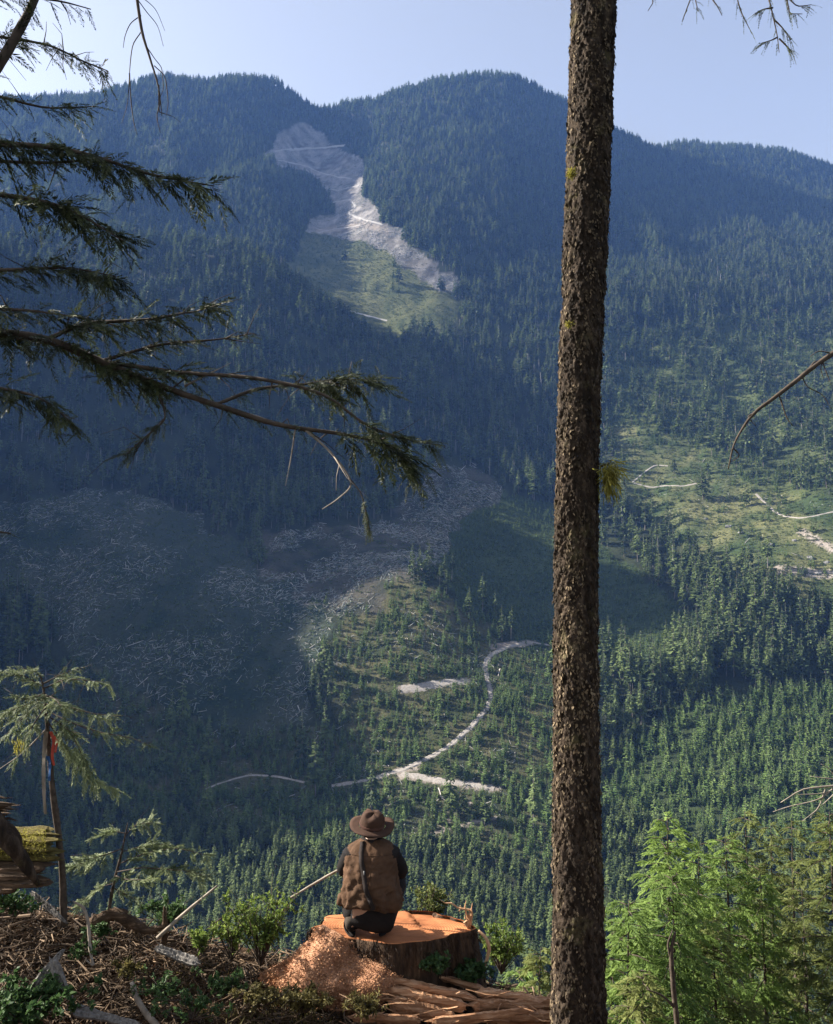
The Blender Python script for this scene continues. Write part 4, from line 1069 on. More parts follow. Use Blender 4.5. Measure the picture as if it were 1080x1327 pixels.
# ------------------------------------------------------------------ cedar reaching in from the left
rng4 = np.random.default_rng(44)
ov = empty('overhanging_cedar', (0, 0, 0), 'cedar with drooping dark boughs reaching in across the sky and mountains from the left edge', 'tree')
mb = MB(); zz = np.linspace(-4.5, 9, 60); X0 = A(-270, 660, 3.3).x
wood_tube(mb, [(X0 + .03 * math.sin(z), 3.3, z) for z in np.linspace(-4.5, 9, 10)], np.linspace(.24, .12, 10), 24, .1, .5, 0, 5, 8); mb.build('trunk', bark_mat, ov)
CS = dict(nl=16, fl=.34, wd=.019, droop=.2, down=.2, out=.85, ang=.75)
CSUB = dict(CS); CSUB.update(sub=1)
ROOT = -265
BOUGHS = [
    ([(ROOT, 430, 3.3), (-100, 424, 3.25), (0, 431, 3.2), (60, 440, 3.15), (130, 468, 3.1), (200, 497, 3.05), (290, 528, 3.0), (370, 552, 3.0), (440, 562, 3.0), (500, 577, 3.0), (528, 596, 3.0)], .022, .003, [(.30, .62, 46, .17, CSUB), (.62, .9, 14, .09, CS), (.90, 1.0, 16, .20, CSUB)], 14),
    ([(130, 468, 3.1), (230, 482, 3.05), (330, 490, 2.95), (420, 512, 2.9), (480, 553, 2.9), (520, 567, 2.9), (568, 577, 2.9)], .009, .002, [(.02, .25, 14, .15, CSUB), (.25, .78, 14, .08, CS), (.78, 1.0, 20, .11, CS)], 8),
    ([(280, 524, 3.0), (340, 503, 3.05), (400, 497, 3.05), (440, 492, 3.05), (482, 492, 3.05)], .007, .002, [(.1, .5, 8, .08, CS), (.55, 1.0, 28, .15, CSUB)], 6),
    ([(60, 440, 3.15), (120, 418, 3.1), (190, 414, 3.05), (245, 405, 3.0), (288, 393, 3.0)], .009, .002, [(.1, 1.0, 40, .14, CSUB)], 6),
    ([(130, 468, 3.1), (220, 445, 3.1), (280, 440, 3.1), (330, 432, 3.1)], .007, .0015, [(.1, .6, 12, .12, CS), (.8, 1.0, 5, .08, CS)], 8),
    ([(200, 497, 3.05), (214, 540, 3.0), (190, 565, 3.0), (160, 592, 3.0)], .005, .0015, [(.45, 1.0, 12, .09, CS)], 4),
    ([(ROOT, 205, 3.3), (-100, 205, 3.2), (0, 209, 3.1), (60, 211, 3.0), (145, 204, 3.0)], .012, .003, [(.5, 1.0, 16, .10, CS)], 8),
    ([(ROOT, 120, 3.3), (-80, 160, 3.1), (0, 186, 3.0), (60, 190, 2.95), (130, 205, 2.9), (200, 227, 2.9), (278, 241, 2.9)], .016, .002, [(.42, 1.0, 62, .17, CSUB)], 8),
    ([(ROOT, 220, 3.3), (-80, 240, 3.0), (0, 252, 2.9), (60, 262, 2.85), (110, 282, 2.8), (160, 312, 2.8)], .013, .002, [(.5, 1.0, 36, .17, CSUB)], 8),
    ([(ROOT, 330, 3.3), (-80, 342, 3.1), (0, 350, 3.0), (80, 347, 2.95), (150, 358, 2.9)], .012, .002, [(.5, 1.0, 40, .14, CSUB)], 8),
    ([(ROOT, 470, 3.3), (-80, 490, 3.0), (0, 503, 2.9), (50, 515, 2.85), (90, 545, 2.85)], .010, .002, [(.5, 1.0, 30, .15, CSUB)], 6),
    ([(ROOT, 380, 3.3), (-80, 392, 2.9), (0, 400, 2.8), (60, 405, 2.75), (110, 412, 2.75)], .010, .002, [(.45, 1.0, 30, .14, CSUB)], 6),
    ([(ROOT, 30, 3.3), (-80, 40, 3.3), (0, 48, 3.3), (60, 58, 3.3), (110, 80, 3.3), (140, 92, 3.3)], .009, .002, [(.5, 1.0, 30, .12, CS)], 10),
    ([(ROOT, 330, 3.3), (-120, 200, 3.2), (-20, 110, 3.2), (25, 40, 3.2), (45, 0, 3.2), (70, -70, 3.2)], .028, .014, [(.55, .9, 10, .12, CS)], 4),
    ([(ROOT, 20, 3.3), (-80, 5, 3.1), (20, -6, 3.0), (80, 2, 3.0), (118, 12, 3.0)], .008, .002, [(.5, 1.0, 22, .10, CS)], 8),
    ([(ROOT, 110, 3.3), (-80, 118, 3.2), (0, 125, 3.1), (70, 140, 3.1), (125, 138, 3.1)], .008, .002, [(.5, 1.0, 26, .11, CS)], 8),
    ([(ROOT, 640, 3.3), (-80, 670, 3.0), (-10, 688, 2.9), (14, 691, 2.9)], .008, .002, [(.8, 1.0, 4, .05, CS)], 2),
]
for pth, r0, r1, sp_, tw in BOUGHS: limb(ov, pth, r0, r1, twig_mat, cedar_leaf, sp_, rng4, twigs=tw)
limb(ov, [(395, 556, 3.0), (432, 590, 3.0), (455, 628, 3.0), (440, 645, 3.0), (418, 660, 3.0)], .0045, .002, pale_twig, cedar_leaf, [], rng4, 'dead_twig', 2, 'bare pale twig hanging from the bough')
limb(ov, [(383, 556, 3.0), (377, 595, 3.0), (370, 630, 3.0)], .003, .0012, pale_twig, cedar_leaf, [], rng4, 'dead_twig')
limb(ov, [(455, 622, 3.0), (468, 640, 3.0), (474, 662, 3.0), (479, 688, 3.0)], .0025, .0012, twig_mat, cedar_leaf, [(.45, 1.0, 12, .055, dict(CS, out=1.0))], rng4, 'dead_twig')
limb(ov, [(240, 500, 3.05), (300, 470, 3.0), (320, 500, 3.0), (250, 497, 3.0)][:2], .004, .001, pale_twig, cedar_leaf, [], rng4, 'dead_twig')
o = limb(ov, [(ROOT, -250, 3.3), (0, -190, 3.2), (120, -120, 3.2), (170, -60, 3.2), (178, 0, 3.2), (184, 40, 3.2), (196, 80, 3.2), (206, 115, 3.2), (210, 150, 3.2)], .012, .0018, twig_mat, cedar_leaf, [], rng4, 'dead_limb', 0, 'thin dead limb with bare hanging twigs')
mb = MB()
for tw in ([(179, 0), (190, 15), (205, 35), (212, 60)], [(184, 40), (172, 60), (168, 95), (166, 130), (158, 160)], [(190, 60), (200, 75), (210, 90), (212, 112), (206, 130)], [(206, 110), (207, 145), (222, 150), (234, 158)],
           [(208, 130), (204, 155), (208, 172)], [(168, 95), (170, 130), (174, 160), (178, 175)], [(183, 20), (170, 30), (162, 48), (160, 62)], [(200, 85), (214, 100), (218, 130), (216, 150)], [(178, 0), (186, -2), (200, 10), (214, 40)]):
    wood_tube(mb, [A(x, y, 3.2 + .03 * i_) for i_, (x, y) in enumerate(tw)], np.linspace(.0028, .0009, len(tw)), 4, .1, .5, 0, len(tw), 5)
mb.build('twig', twig_mat, o)

# ------------------------------------------------------------------ thin hanging branch high on the tall trunk, dead limbs from the right
HB = dict(nl=9, fl=.30, wd=.035, droop=.35, down=.5, out=.5, ang=.7)
o = limb(tree, [(782, -190, 6.0), (850, -140, 5.6), (930, -80, 5.2), (1010, -40, 5.0), (1080, -20, 5.0)], .02, .005, twig_mat, olive_leaf, [], rng4)
mbw, mbf = MB(), MB()
for tw in ([(838, -150), (846, -20), (846, 4), (840, 14)], [(880, -120), (896, -8), (890, 12), (884, 28)], [(900, -100), (900, -10), (905, 14)], [(925, -85), (922, -5), (930, 8), (936, 20)], [(950, -70), (955, -6), (962, 18), (972, 38)], [(985, -50), (997, 0), (1003, 25), (1008, 50), (1010, 68)],
           [(1003, 25), (1014, 36), (1025, 52)], [(1008, 48), (1000, 52), (987, 56)], [(1010, 50), (1020, 60), (1026, 66)], [(1000, -45), (1020, -6), (1036, 8), (1052, 6)], [(1010, -40), (1020, 0), (1025, 18), (1040, 18)], [(1002, 10), (990, 12), (978, 18)]):
    q = [A(x, y, 5.0) for x, y in tw]; wood_tube(mbw, q, np.linspace(.006, .002, len(q)), 5, .1, .5, 0, len(tw), 5)
    P, D, t = frond_roots(q, 9, .35, 1.0, rng4, .5, .4, .9); sprays(mbf, P, D, rng4.normal(0, .5, (9, 3)) + [0, -.4, 1], .075, rng4, **{k: v for k, v in HB.items() if k not in ('down', 'out')})
mbw.build('twig', twig_mat, o); mbf.build('foliage', cedar_leaf, o, smooth=False)
rt = empty('dead_limbed_tree', (0, 0, 0), 'tree just outside the right edge whose bare dead limbs reach into view', 'tree')
mb = MB(); xr = A(1330, 660, 5.0).x
wood_tube(mb, [(xr, 5.0, z) for z in np.linspace(-6, 6, 8)], np.linspace(.16, .10, 8), 16, .1, .5, 0, 6, 8); mb.build('trunk', bark_mat, rt)
def bare(path, r0, r1, tws, wood, lab=None):
    o = limb(rt, path, r0, r1, wood, cedar_leaf, [], rng4, 'dead_limb', 0, lab); mb = MB()
    for tw in tws: wood_tube(mb, [A(*p) for p in tw], np.linspace(.0045, .0013, len(tw)), 4, .2, .5, 0, int(rng4.integers(90)), 5)
    mb.build('twig', wood, o)
bare([(1330, 330, 5.0), (1180, 405, 4.8), (1080, 458, 4.6), (1055, 475, 4.6), (1030, 495, 4.6), (1000, 518, 4.6), (978, 535, 4.6), (962, 556, 4.6), (950, 580, 4.6), (944, 608, 4.6)], .02, .003,
     [[(1080, 458, 4.6), (1062, 455, 4.6), (1050, 462, 4.6)], [(1066, 468, 4.6), (1072, 485, 4.6), (1078, 500, 4.6)], [(1040, 488, 4.6), (1046, 500, 4.6), (1066, 512, 4.6), (1078, 530, 4.6)], [(1010, 512, 4.6), (1022, 545, 4.6), (1028, 552, 4.6)], [(980, 534, 4.6), (970, 540, 4.6), (980, 552, 4.6)], [(1048, 478, 4.6), (1058, 468, 4.6), (1074, 472, 4.6)], [(950, 580, 4.6), (958, 590, 4.6), (945, 600, 4.6)], [(1070, 463, 4.6), (1064, 478, 4.6), (1068, 492, 4.6)]], twig_mat, 'bare dark limb curving down in front of the right slope')
bare([(1330, 960, 5.0), (1180, 1000, 4.9), (1085, 1018, 4.8), (1045, 1022, 4.8), (1012, 1040, 4.8)], .012, .002,
     [[(1085, 1018, 4.8), (1060, 1036, 4.8), (1020, 1046, 4.8), (1002, 1052, 4.8)], [(1100, 1012, 4.8), (1066, 1008, 4.8), (1050, 1006, 4.8)], [(1085, 1020, 4.8), (1066, 1028, 4.8), (1030, 1030, 4.8)], [(1090, 1018, 4.8), (1074, 996, 4.8), (1064, 990, 4.8)], [(1070, 1022, 4.8), (1062, 1044, 4.8), (1050, 1060, 4.8)], [(1100, 1010, 4.8), (1080, 1030, 4.8), (1058, 1050, 4.8), (1040, 1064, 4.8)]], pale_twig, 'pale dead twigs above the green saplings')

# ------------------------------------------------------------------ small conifers on the left bank
HS = dict(nl=14, fl=.40, wd=.026, droop=.18, down=.12, out=1.0, ang=.8, sub=1)
HD = dict(HS, droop=.3, down=.35)
sp1 = empty('broken_sapling', A(82, 1190, 6.6), 'leaning dark sapling with a flat shaggy top and red and blue marking tape', 'sapling')
org = Vector(sp1.location)
def child_limb(root, path, r0, r1, wood, leaf, spans, name='branch', twigs=0, lab=None):
    o = limb(root, path, r0, r1, wood, leaf, spans, rng4, name, twigs, lab)
    o.matrix_parent_inverse = Matrix.Translation(-root.location); return o
mb = MB(); wood_tube(mb, [A(83, 1200, 6.6), A(81, 1130, 6.6), A(75, 1075, 6.6), (A(68, 1020, 6.6)), A(64, 975, 6.6), A(61, 935, 6.6), A(57, 895, 6.6), A(52, 872, 6.6)], [.030, .026, .024, .021, .020, .014, .008, .003], 10, .15, .5, 0, 8, 6)
o = mb.build('stem', twig_mat, sp1); o.matrix_parent_inverse = Matrix.Translation(-org)
for pth, n, L, kw in (
    ([(56, 890, 6.6), (30, 876, 6.5), (-5, 870, 6.4)], 20, .17, HS), ([(57, 892, 6.6), (90, 880, 6.55), (138, 884, 6.5)], 22, .16, HS), ([(56, 886, 6.6), (85, 872, 6.7), (112, 864, 6.8)], 14, .13, HS),
    ([(55, 880, 6.6), (45, 870, 6.5), (30, 866, 6.4)], 10, .12, HS), ([(59, 905, 6.6), (30, 915, 6.45), (-10, 930, 6.3)], 22, .20, HD), ([(59, 905, 6.6), (35, 925, 6.7), (5, 955, 6.8)], 18, .18, HD),
    ([(60, 912, 6.6), (85, 915, 6.4), (125, 925, 6.3), (150, 928, 6.3)], 20, .17, HD), ([(60, 920, 6.6), (90, 935, 6.5), (135, 950, 6.4), (165, 955, 6.35), (196, 967, 6.3)], 26, .15, HS),
    ([(62, 928, 6.6), (88, 945, 6.6), (105, 975, 6.6), (118, 1005, 6.6)], 30, .20, HD), ([(62, 935, 6.6), (90, 975, 6.7), (120, 1010, 6.7), (150, 1022, 6.7)], 30, .19, HD),
    ([(60, 915, 6.6), (40, 945, 6.5), (20, 985, 6.5)], 16, .16, HD), ([(58, 900, 6.6), (70, 905, 6.3), (80, 915, 6.1)], 14, .17, HD), ([(58, 898, 6.6), (42, 905, 6.4), (20, 905, 6.25)], 14, .17, HS)):
    child_limb(sp1, pth, .006, .0015, twig_mat, hemlock_leaf, [(.12, 1.0, int(n * .6), L * .85, kw)], twigs=5)
o = child_limb(sp1, [(60, 945, 6.6), (30, 975, 6.6), (-5, 1000, 6.6)], .006, .003, pale_twig, hemlock_leaf, [], 'branch')
def ribbon(root, name, path, wd, mat, lab, seed=0):
    """a strip of tape or bark hanging with folds"""
    pts = [Vector(A(*p)) - root.location for p in path]; q, L = curve(pts, 26); r = np.random.default_rng(seed); mb = MB(); t = np.linspace(0, 1, 26)
    tw = np.cumsum(r.normal(0, .18, 26)); sd_ = np.stack([np.cos(tw), np.sin(tw), 0 * tw], -1) * (wd / 2 * (1 - .3 * t))[:, None]; nn = np.stack([-np.sin(tw), np.cos(tw), 0 * tw], -1) * .0012
    V = np.stack([q - sd_ - nn, q + sd_ - nn, q + sd_ + nn, q - sd_ + nn], 1); mb.grid(V, .5, 0, True)
    return mb.build(name, mat, root, smooth=False, label=lab)
def plain(name, c, rough=.6, spec=.3):
    m = NT(name); v = m.coord(); m.col(m.mix(c, m.ramp(m.noise(v, 30, 3), [(.3, (.75, .75, .75)), (.7, (1.15, 1.15, 1.15))]), 1.0, 'MULTIPLY')); m.rough(rough, spec); return m.m
tape_red, tape_blue = plain('red_tape', (.42, .075, .05), .8, .1), plain('blue_tape', (.035, .09, .22), .8, .1)
ribbon(sp1, 'red_tape', [(66, 948, 6.55), (70, 962, 6.54), (68, 978, 6.53), (70, 992, 6.53)], .026, tape_red, 'red marking tape tied to the stem', 1)
ribbon(sp1, 'red_tape', [(67, 950, 6.56), (74, 962, 6.53), (72, 975, 6.52)], .02, tape_red, 'red marking tape tied to the stem', 2)
ribbon(sp1, 'blue_tape', [(62, 980, 6.55), (65, 992, 6.54), (64, 1012, 6.54)], .03, tape_blue, 'blue marking tape tied to the stem', 3)
ribbon(sp1, 'bark_strip', [(60, 948, 6.55), (57, 985, 6.54), (57, 1020, 6.54), (59, 1055, 6.54)], .035, pale_twig, 'pale strip of split bark hanging beside the stem', 4)
tuft(sp1, A(24, 962, 6.4) - org, (0, 0, -1), 50, .09, 'moss_tuft', moss_leaf, .2, 9)
sp2 = empty('small_hemlock', A(140, 1205, 6.9), 'small pale green hemlock with flat layered sprays on the crest of the bank', 'sapling'); org2 = Vector(sp2.location)
mb = MB(); wood_tube(mb, [A(139, 1212, 6.9), A(143, 1170, 6.9), A(150, 1135, 6.9), A(158, 1105, 6.9), A(163, 1080, 6.9), A(166, 1066, 6.9)], [.016, .014, .012, .009, .006, .002], 8, .15, .5, 0, 9, 6)
o = mb.build('stem', twig_mat, sp2); o.matrix_parent_inverse = Matrix.Translation(-org2)
H2 = dict(HS, fl=.42, droop=.12, down=.05, wd=.034)
for pth, n, L in (([(163, 1082, 6.9), (180, 1068, 6.9), (204, 1066, 6.9)], 14, .13), ([(163, 1080, 6.9), (150, 1078, 6.9), (130, 1082, 6.9)], 12, .13), ([(158, 1100, 6.9), (130, 1110, 6.8), (92, 1124, 6.7)], 24, .16), ([(157, 1104, 6.9), (180, 1098, 6.9), (215, 1094, 6.9)], 18, .14),
                  ([(153, 1120, 6.9), (190, 1106, 6.8), (230, 1100, 6.75), (268, 1108, 6.7)], 26, .14), ([(150, 1130, 6.9), (195, 1125, 6.75), (235, 1128, 6.7), (272, 1136, 6.65)], 26, .15), ([(150, 1135, 6.9), (170, 1140, 6.6), (200, 1140, 6.5)], 14, .14), ([(147, 1145, 6.9), (130, 1150, 6.9), (104, 1172, 6.9)], 16, .13), ([(146, 1150, 6.9), (165, 1160, 6.9), (182, 1168, 6.9)], 12, .12)):
    child_limb(sp2, pth, .005, .0012, twig_mat, hemlock_leaf, [(.15, 1.0, int(n * .6), L, H2)], twigs=3)

# ------------------------------------------------------------------ leafy shrubs and undergrowth
def shrub(name, px, py, d, hgt, wid, n_st, leaf, label, cat, n_lf=42, L=.05, W=.017, seed=0, group=None, upright=.9):
    base = A(px, py, d); o0 = empty(name, base, label, cat, group); r = np.random.default_rng(seed); wm, lm = MB(), MB()
    for k in range(n_st):
        a_ = r.random() * 6.283; sp_ = wid * r.uniform(.15, 1); h_ = hgt * r.uniform(.55, 1.05)
        tip = np.array([math.cos(a_) * sp_, math.sin(a_) * sp_ * .7, h_]); mid = tip * .5 + [0, 0, h_ * .18 * upright] + r.normal(0, .02, 3)
        q, _ = curve([(0, 0, 0), tuple(mid), tuple(tip)], 14); wm.tube(q, np.linspace(.006, .0015, 14), 4, .5)
        for s_ in range(4):
            k0 = int(r.integers(5, 13)); d_ = norm(r.normal(0, .8, 3) + [0, 0, .5]); l_ = hgt * r.uniform(.12, .3); wm.tube([q[k0], q[k0] + d_ * l_], [.003, .001], 3, .5)
            m_ = n_lf // 4; t_ = r.random((m_, 1)); P = q[k0] + d_ * l_ * t_; lm.leaves(P, r.normal(0, .7, (m_, 3)) + d_ * .5, r.normal(0, .55, (m_, 3)) + [0, 0, 1], L * r.uniform(.5, 1.2, m_), W * r.uniform(.6, 1.2, m_), r.random(m_), 0, .5, .12)
    wm.build('stems', twig_mat, o0); lm.build('leaves', leaf, o0, smooth=False); return o0
shrub('leafy_shrub', 338, 1252, 7.0, .62, .36, 30, shrub_leaf, 'bright yellow green shrub left of the sawdust heap', 'shrub', 48, .042, .012, 1)
shrub('leafy_shrub', 300, 1245, 6.95, .38, .30, 16, shrub_leaf, 'lower green shrub between the pale slab and the bright shrub', 'shrub', 40, .04, .011, 2)
shrub('leafy_shrub', 555, 1195, 8.3, .36, .30, 26, olive_leaf, 'olive bush behind the crouching person beyond the stump', 'shrub', 44, .04, .011, 3)
shrub('leafy_shrub', 38, 1322, 6.0, .22, .55, 46, fern_leaf, 'low green leafy plants in the bottom left corner', 'shrub', 44, .05, .020, 4, upright=.4)
shrub('leafy_shrub', 215, 1290, 6.3, .12, .34, 16, fern_leaf, 'dark green low plants in the middle of the littered bank', 'shrub', 30, .035, .012, 5, upright=.3)
shrub('leafy_shrub', 565, 1262, 6.66, .13, .20, 20, fern_leaf, 'small dark leafed plant at the front of the stump', 'shrub', 34, .04, .016, 6)
shrub('leafy_shrub', 612, 1274, 6.85, .14, .22, 22, fern_leaf, 'blue green leafy plant at the right foot of the stump', 'shrub', 34, .045, .018, 7)
shrub('leafy_shrub', 395, 1312, 6.3, .15, .30, 34, dry_leaf, 'low yellowish green plants in front of the sawdust heap', 'shrub', 40, .045, .007, 8, upright=.4)
shrub('leafy_shrub', 470, 1318, 6.15, .13, .20, 22, dry_leaf, 'grassy yellowish tuft left of the split slabs', 'shrub', 36, .05, .006, 9, upright=.4)
shrub('leafy_shrub', 650, 1262, 8.4, .42, .34, 30, shrub_leaf, 'bright leafy shrub right of the stump beyond the log', 'shrub', 42, .045, .013, 10)
shrub('leafy_shrub', 215, 1208, 7.2, .30, .30, 16, fern_leaf, 'small dim shrub behind the bank left of the slanting stick', 'shrub', 36, .045, .014, 11)
shrub('leafy_shrub', 20, 1188, 6.5, .16, .25, 14, fern_leaf, 'small green sprig under the mossy log', 'shrub', 30, .05, .014, 12)
for k, (x_, y_, d_, h_, w_, n_, lf, lb) in enumerate([(105, 1245, 6.5, .14, .2, 12, fern_leaf, 'small green plant beside the hooked stick'), (290, 1292, 6.4, .16, .28, 18, fern_leaf, 'green low plants left of the sawdust heap'), (160, 1262, 6.4, .10, .22, 12, dry_leaf, 'yellowish low plant right of the hooked stick'),
        (335, 1305, 6.25, .16, .26, 20, dry_leaf, 'yellow green grassy plants below the sawdust heap'), (250, 1322, 6.0, .14, .3, 18, fern_leaf, 'dark leafy plants at the bottom edge right of the bent whitish stick'), (262, 1232, 6.8, .16, .2, 12, shrub_leaf, 'small bright sprig beside the pale weathered slab'), (130, 1215, 6.75, .12, .18, 10, fern_leaf, 'small dark plant under the arching root')]):
    shrub('leafy_shrub', x_, y_, d_, h_, w_, n_, lf, lb, 'shrub', 36, .036, .010, 40 + k, upright=.5)
mb = MB(); r = np.random.default_rng(97); n = 2600
PXs = r.uniform(230, 520, n); CR = lin(CRX, CRY, PXs); PYs = CR + (1340 - CR) * r.uniform(.25, 1, n); ok = fbm(PXs / 45, PYs / 30, 501, 3) > -.05
G = np.array([ghit(a_, b_ + 3) for a_, b_ in zip(PXs[ok], PYs[ok])]); n = len(G)
mb.leaves(G, r.normal(0, .45, (n, 3)) + [0, 0, .8], r.normal(0, 1, (n, 3)), r.uniform(.04, .13, n), r.uniform(.003, .007, n), r.random(n), 0, .5, .2)
mb.build('undergrowth', dry_leaf, smooth=False, kind='stuff', label='sparse yellow green undergrowth growing through the litter')

# ------------------------------------------------------------------ young conifers on the slope below, right
def near_conifer(name, top, d, hgt, crown, width, leaf, label, seed, n_l=70, sl=.26, cat='young tree', up=.25, group=None, lean=0.0, kw=None):
    r = np.random.default_rng(seed); tp_ = A(top[0], top[1], d); base = tp_ - Vector((lean, 0, hgt)); o0 = empty(name, base, label, cat, group)
    tr = [Vector((lean * t + .02 * math.sin(t * 9 + seed), .02 * math.cos(t * 7 + seed), hgt * t)) for t in np.linspace(0, 1, 9)]
    mb = MB(); wood_tube(mb, tr, np.linspace(hgt * .011 + .012, .004, 9), 8, .12, .5, 0, seed, 6)
    q, _ = curve(tr, 200); k2 = dict(nl=11, fl=.42, wd=.048, droop=.22, ang=.85); k2.update(kw or {})
    fo = MB()
    for i in range(n_l):
        f = (i + r.random()) / n_l; z = 1 - (1 - crown) * f ** 1.15; p0 = q[int(z * 199)]
        L = width * (.12 + .88 * f ** .8) * r.uniform(.55, 1.15); a_ = i * 2.4 + r.normal(0, .3); d0 = np.array([math.cos(a_), math.sin(a_), up * (1 - f) - .05])
        pts = [p0 + d0 * L * t + np.array([0, 0, -.28 * L * t * t]) for t in (0, .35, .7, 1.0)]
        mb.tube(pts, [.012 * (1 - .6 * (1 - f)), .008, .005, .002], 4, .5)
        n = max(6, int(L / sl * 9)); P, D, t = frond_roots(pts, n, .12, 1.0, r, 1.0, .12, .65)
        N = r.normal(0, .3, (n, 3)) + [0, 0, 1.0]; sprays(fo, P, D, N, sl * r.uniform(.6, 1.2, n) * (1.1 - .5 * t), r, tint=np.clip(r.normal(.35 + .35 * (1 - f), .18, n), 0, 1), **k2)
    for i in range(14):   # dead twigs on the bare lower trunk
        p0 = q[int(r.uniform(.05, crown) * 199)]; a_ = r.random() * 6.283; L = r.uniform(.2, .7)
        mb.tube([p0, p0 + np.array([math.cos(a_), math.sin(a_), .1]) * L * .5, p0 + np.array([math.cos(a_), math.sin(a_), -.1]) * L], [.009, .006, .002], 4, .5)
    mb.build('trunk', twig_mat, o0); fo.build('crown', leaf, o0, smooth=False); return o0
GR = 'young conifers on the slope right of the tall trunk'
for k, (tx, ty, d, w_, lf, lb, cr, up) in enumerate([
    (866, 1058, 11.5, 1.25, bright_leaf, 'bright green cedar with the tallest feathery top right of the trunk', .52, .5),
    (815, 1165, 10.5, .95, bright_leaf, 'vivid green young cedar next to the right side of the tall trunk', .45, .4),
    (792, 1190, 12.0, .9, bright_leaf, 'low bright sapling partly hidden by the tall trunk', .4, .4),
    (905, 1092, 12.5, 1.2, bright_leaf, 'wide fresh green cedar in the middle of the sapling group', .52, .45),
    (940, 1086, 13.0, 1.25, bright_leaf, 'soft green cedar with arching tips left of the dark hemlock', .52, .4),
    (966, 1050, 15.0, 1.15, olive_leaf, 'dark pointed hemlock rising behind the green cedars', .45, .2),
    (1000, 1066, 15.5, .9, olive_leaf, 'slim olive hemlock between two darker ones', .5, .2),
    (1026, 1062, 16.0, .95, olive_leaf, 'dim hemlock under the pale dead twigs', .45, .2),
    (1074, 1052, 12.5, 1.0, olive_leaf, 'yellow green conifer with a long bare stem at the right edge', .60, .2),
    (870, 1135, 10.8, 1.05, bright_leaf, 'light green sapling in front with a pale crooked stem', .62, .4),
    (985, 1130, 13.0, 1.2, bright_leaf, 'green sapling below the dark pointed hemlock', .5, .3),
    (1040, 1150, 13.5, 1.2, olive_leaf, 'shaded sapling low in the right corner', .45, .3),
    (925, 1190, 11.8, 1.1, olive_leaf, 'olive sapling low between the stems', .5, .3),
    (835, 1260, 9.6, .8, olive_leaf, 'short dark green sapling at the bottom beside the trunk', .4, .3),
    (700, 1228, 10.5, .8, olive_leaf, 'sunlit sapling just left of the tall trunk beyond the log', .4, .35),
    (672, 1255, 11.0, .7, bright_leaf, 'small bright sapling beyond the broken log', .4, .35)]):
    cr += .09 if lf is olive_leaf else .04
    z_t = A(tx, ty, d).z; h_ = z_t - (-9.3 - .94 * (d - 10))
    near_conifer('young_conifer', (tx, ty), d, h_, cr, w_, lf, lb, 700 + k, n_l=42, sl=.28 if lf is bright_leaf else .24, up=up, group=GR, lean=float(np.random.default_rng(k).normal(0, .12)), kw=dict(fl=.5, droop=.32, ang=.6, wd=.036) if lf is bright_leaf else None)
stick('bare_sapling_stem', [(880, 1345, 9.0), (876, 1310, 9.0), (872, 1270, 9.0), (870, 1235, 9.0), (875, 1208, 9.0)], [.03, .028, .026, .022, .014], twig_mat, 'thin crooked bare stem among the green saplings', 'stem', seed=21, rough=.12,
      forks=[([(876, 1308, 9.0), (858, 1290, 9.0), (838, 1282, 9.0)], [.014, .010, .005]), ([(871, 1245, 9.0), (866, 1225, 9.0), (872, 1205, 9.0)], [.018, .012, .006])])

# ================================================================== the crouching person
def skin(verts, edges, radii, root, sub=2):
    me = bpy.data.meshes.new('body'); me.from_pydata(verts, edges, []); o = bpy.data.objects.new('body', me)
    tmp = bpy.data.scenes.new('tmp'); tmp.collection.objects.link(o)
    o.modifiers.new('skin', 'SKIN')
    for i, r_ in enumerate(radii):
        sv = me.skin_vertices[0].data[i]; sv.radius = (r_, r_) if np.isscalar(r_) else r_; sv.use_root = (i == root)
    sb = o.modifiers.new('smooth', 'SUBSURF'); sb.levels = sub; sb.render_levels = sub
    with bpy.context.temp_override(scene=tmp, view_layer=tmp.view_layers[0]): dg = bpy.context.evaluated_depsgraph_get()
    dg.update()
    e = o.evaluated_get(dg); m2 = e.to_mesh()
    v_ = np.array([tuple(q.co) for q in m2.vertices]); f_ = [tuple(p.vertices) for p in m2.polygons]
    e.to_mesh_clear(); bpy.data.scenes.remove(tmp); bpy.data.objects.remove(o)
    return v_, f_
def addm(mb, vf, tint=.5):
    v_, f_ = vf; mb.add(v_, [f for f in f_ if len(f) == 4], [f for f in f_ if len(f) == 3], tint)
skin_m = NT('skin'); skin_m.col((.48, .29, .20)); skin_m.rough(.55, .4); skin_m = skin_m.m
def cloth(name, c, bump=.4, sc=60):
    m = NT(name); v = m.coord(); m.col(m.mix(c, m.ramp(m.noise(v, 7, 5, .7), [(.3, (.65, .65, .65)), (.7, (1.25, 1.22, 1.2))]), 1.0, 'MULTIPLY')); m.rough(.9, .12); m.bump(m.noise(v, sc, 4, .6), bump, .004); return m.m
black_cloth = cloth('black_fabric', (.018, .016, .016)); brown_cloth = cloth('brown_vest_fabric', (.082, .047, .028)); hat_cloth = cloth('hat_felt', (.062, .036, .026)); strap_cloth = cloth('strap_webbing', (.028, .022, .02)); boot_m = cloth('boot_leather', (.05, .04, .032))
hair_m = cloth('dark_hair', (.03, .02, .015))
ORG = Vector((A(481, 1213, 6.86).x, 6.86, scz + .036))
person_b = MB()
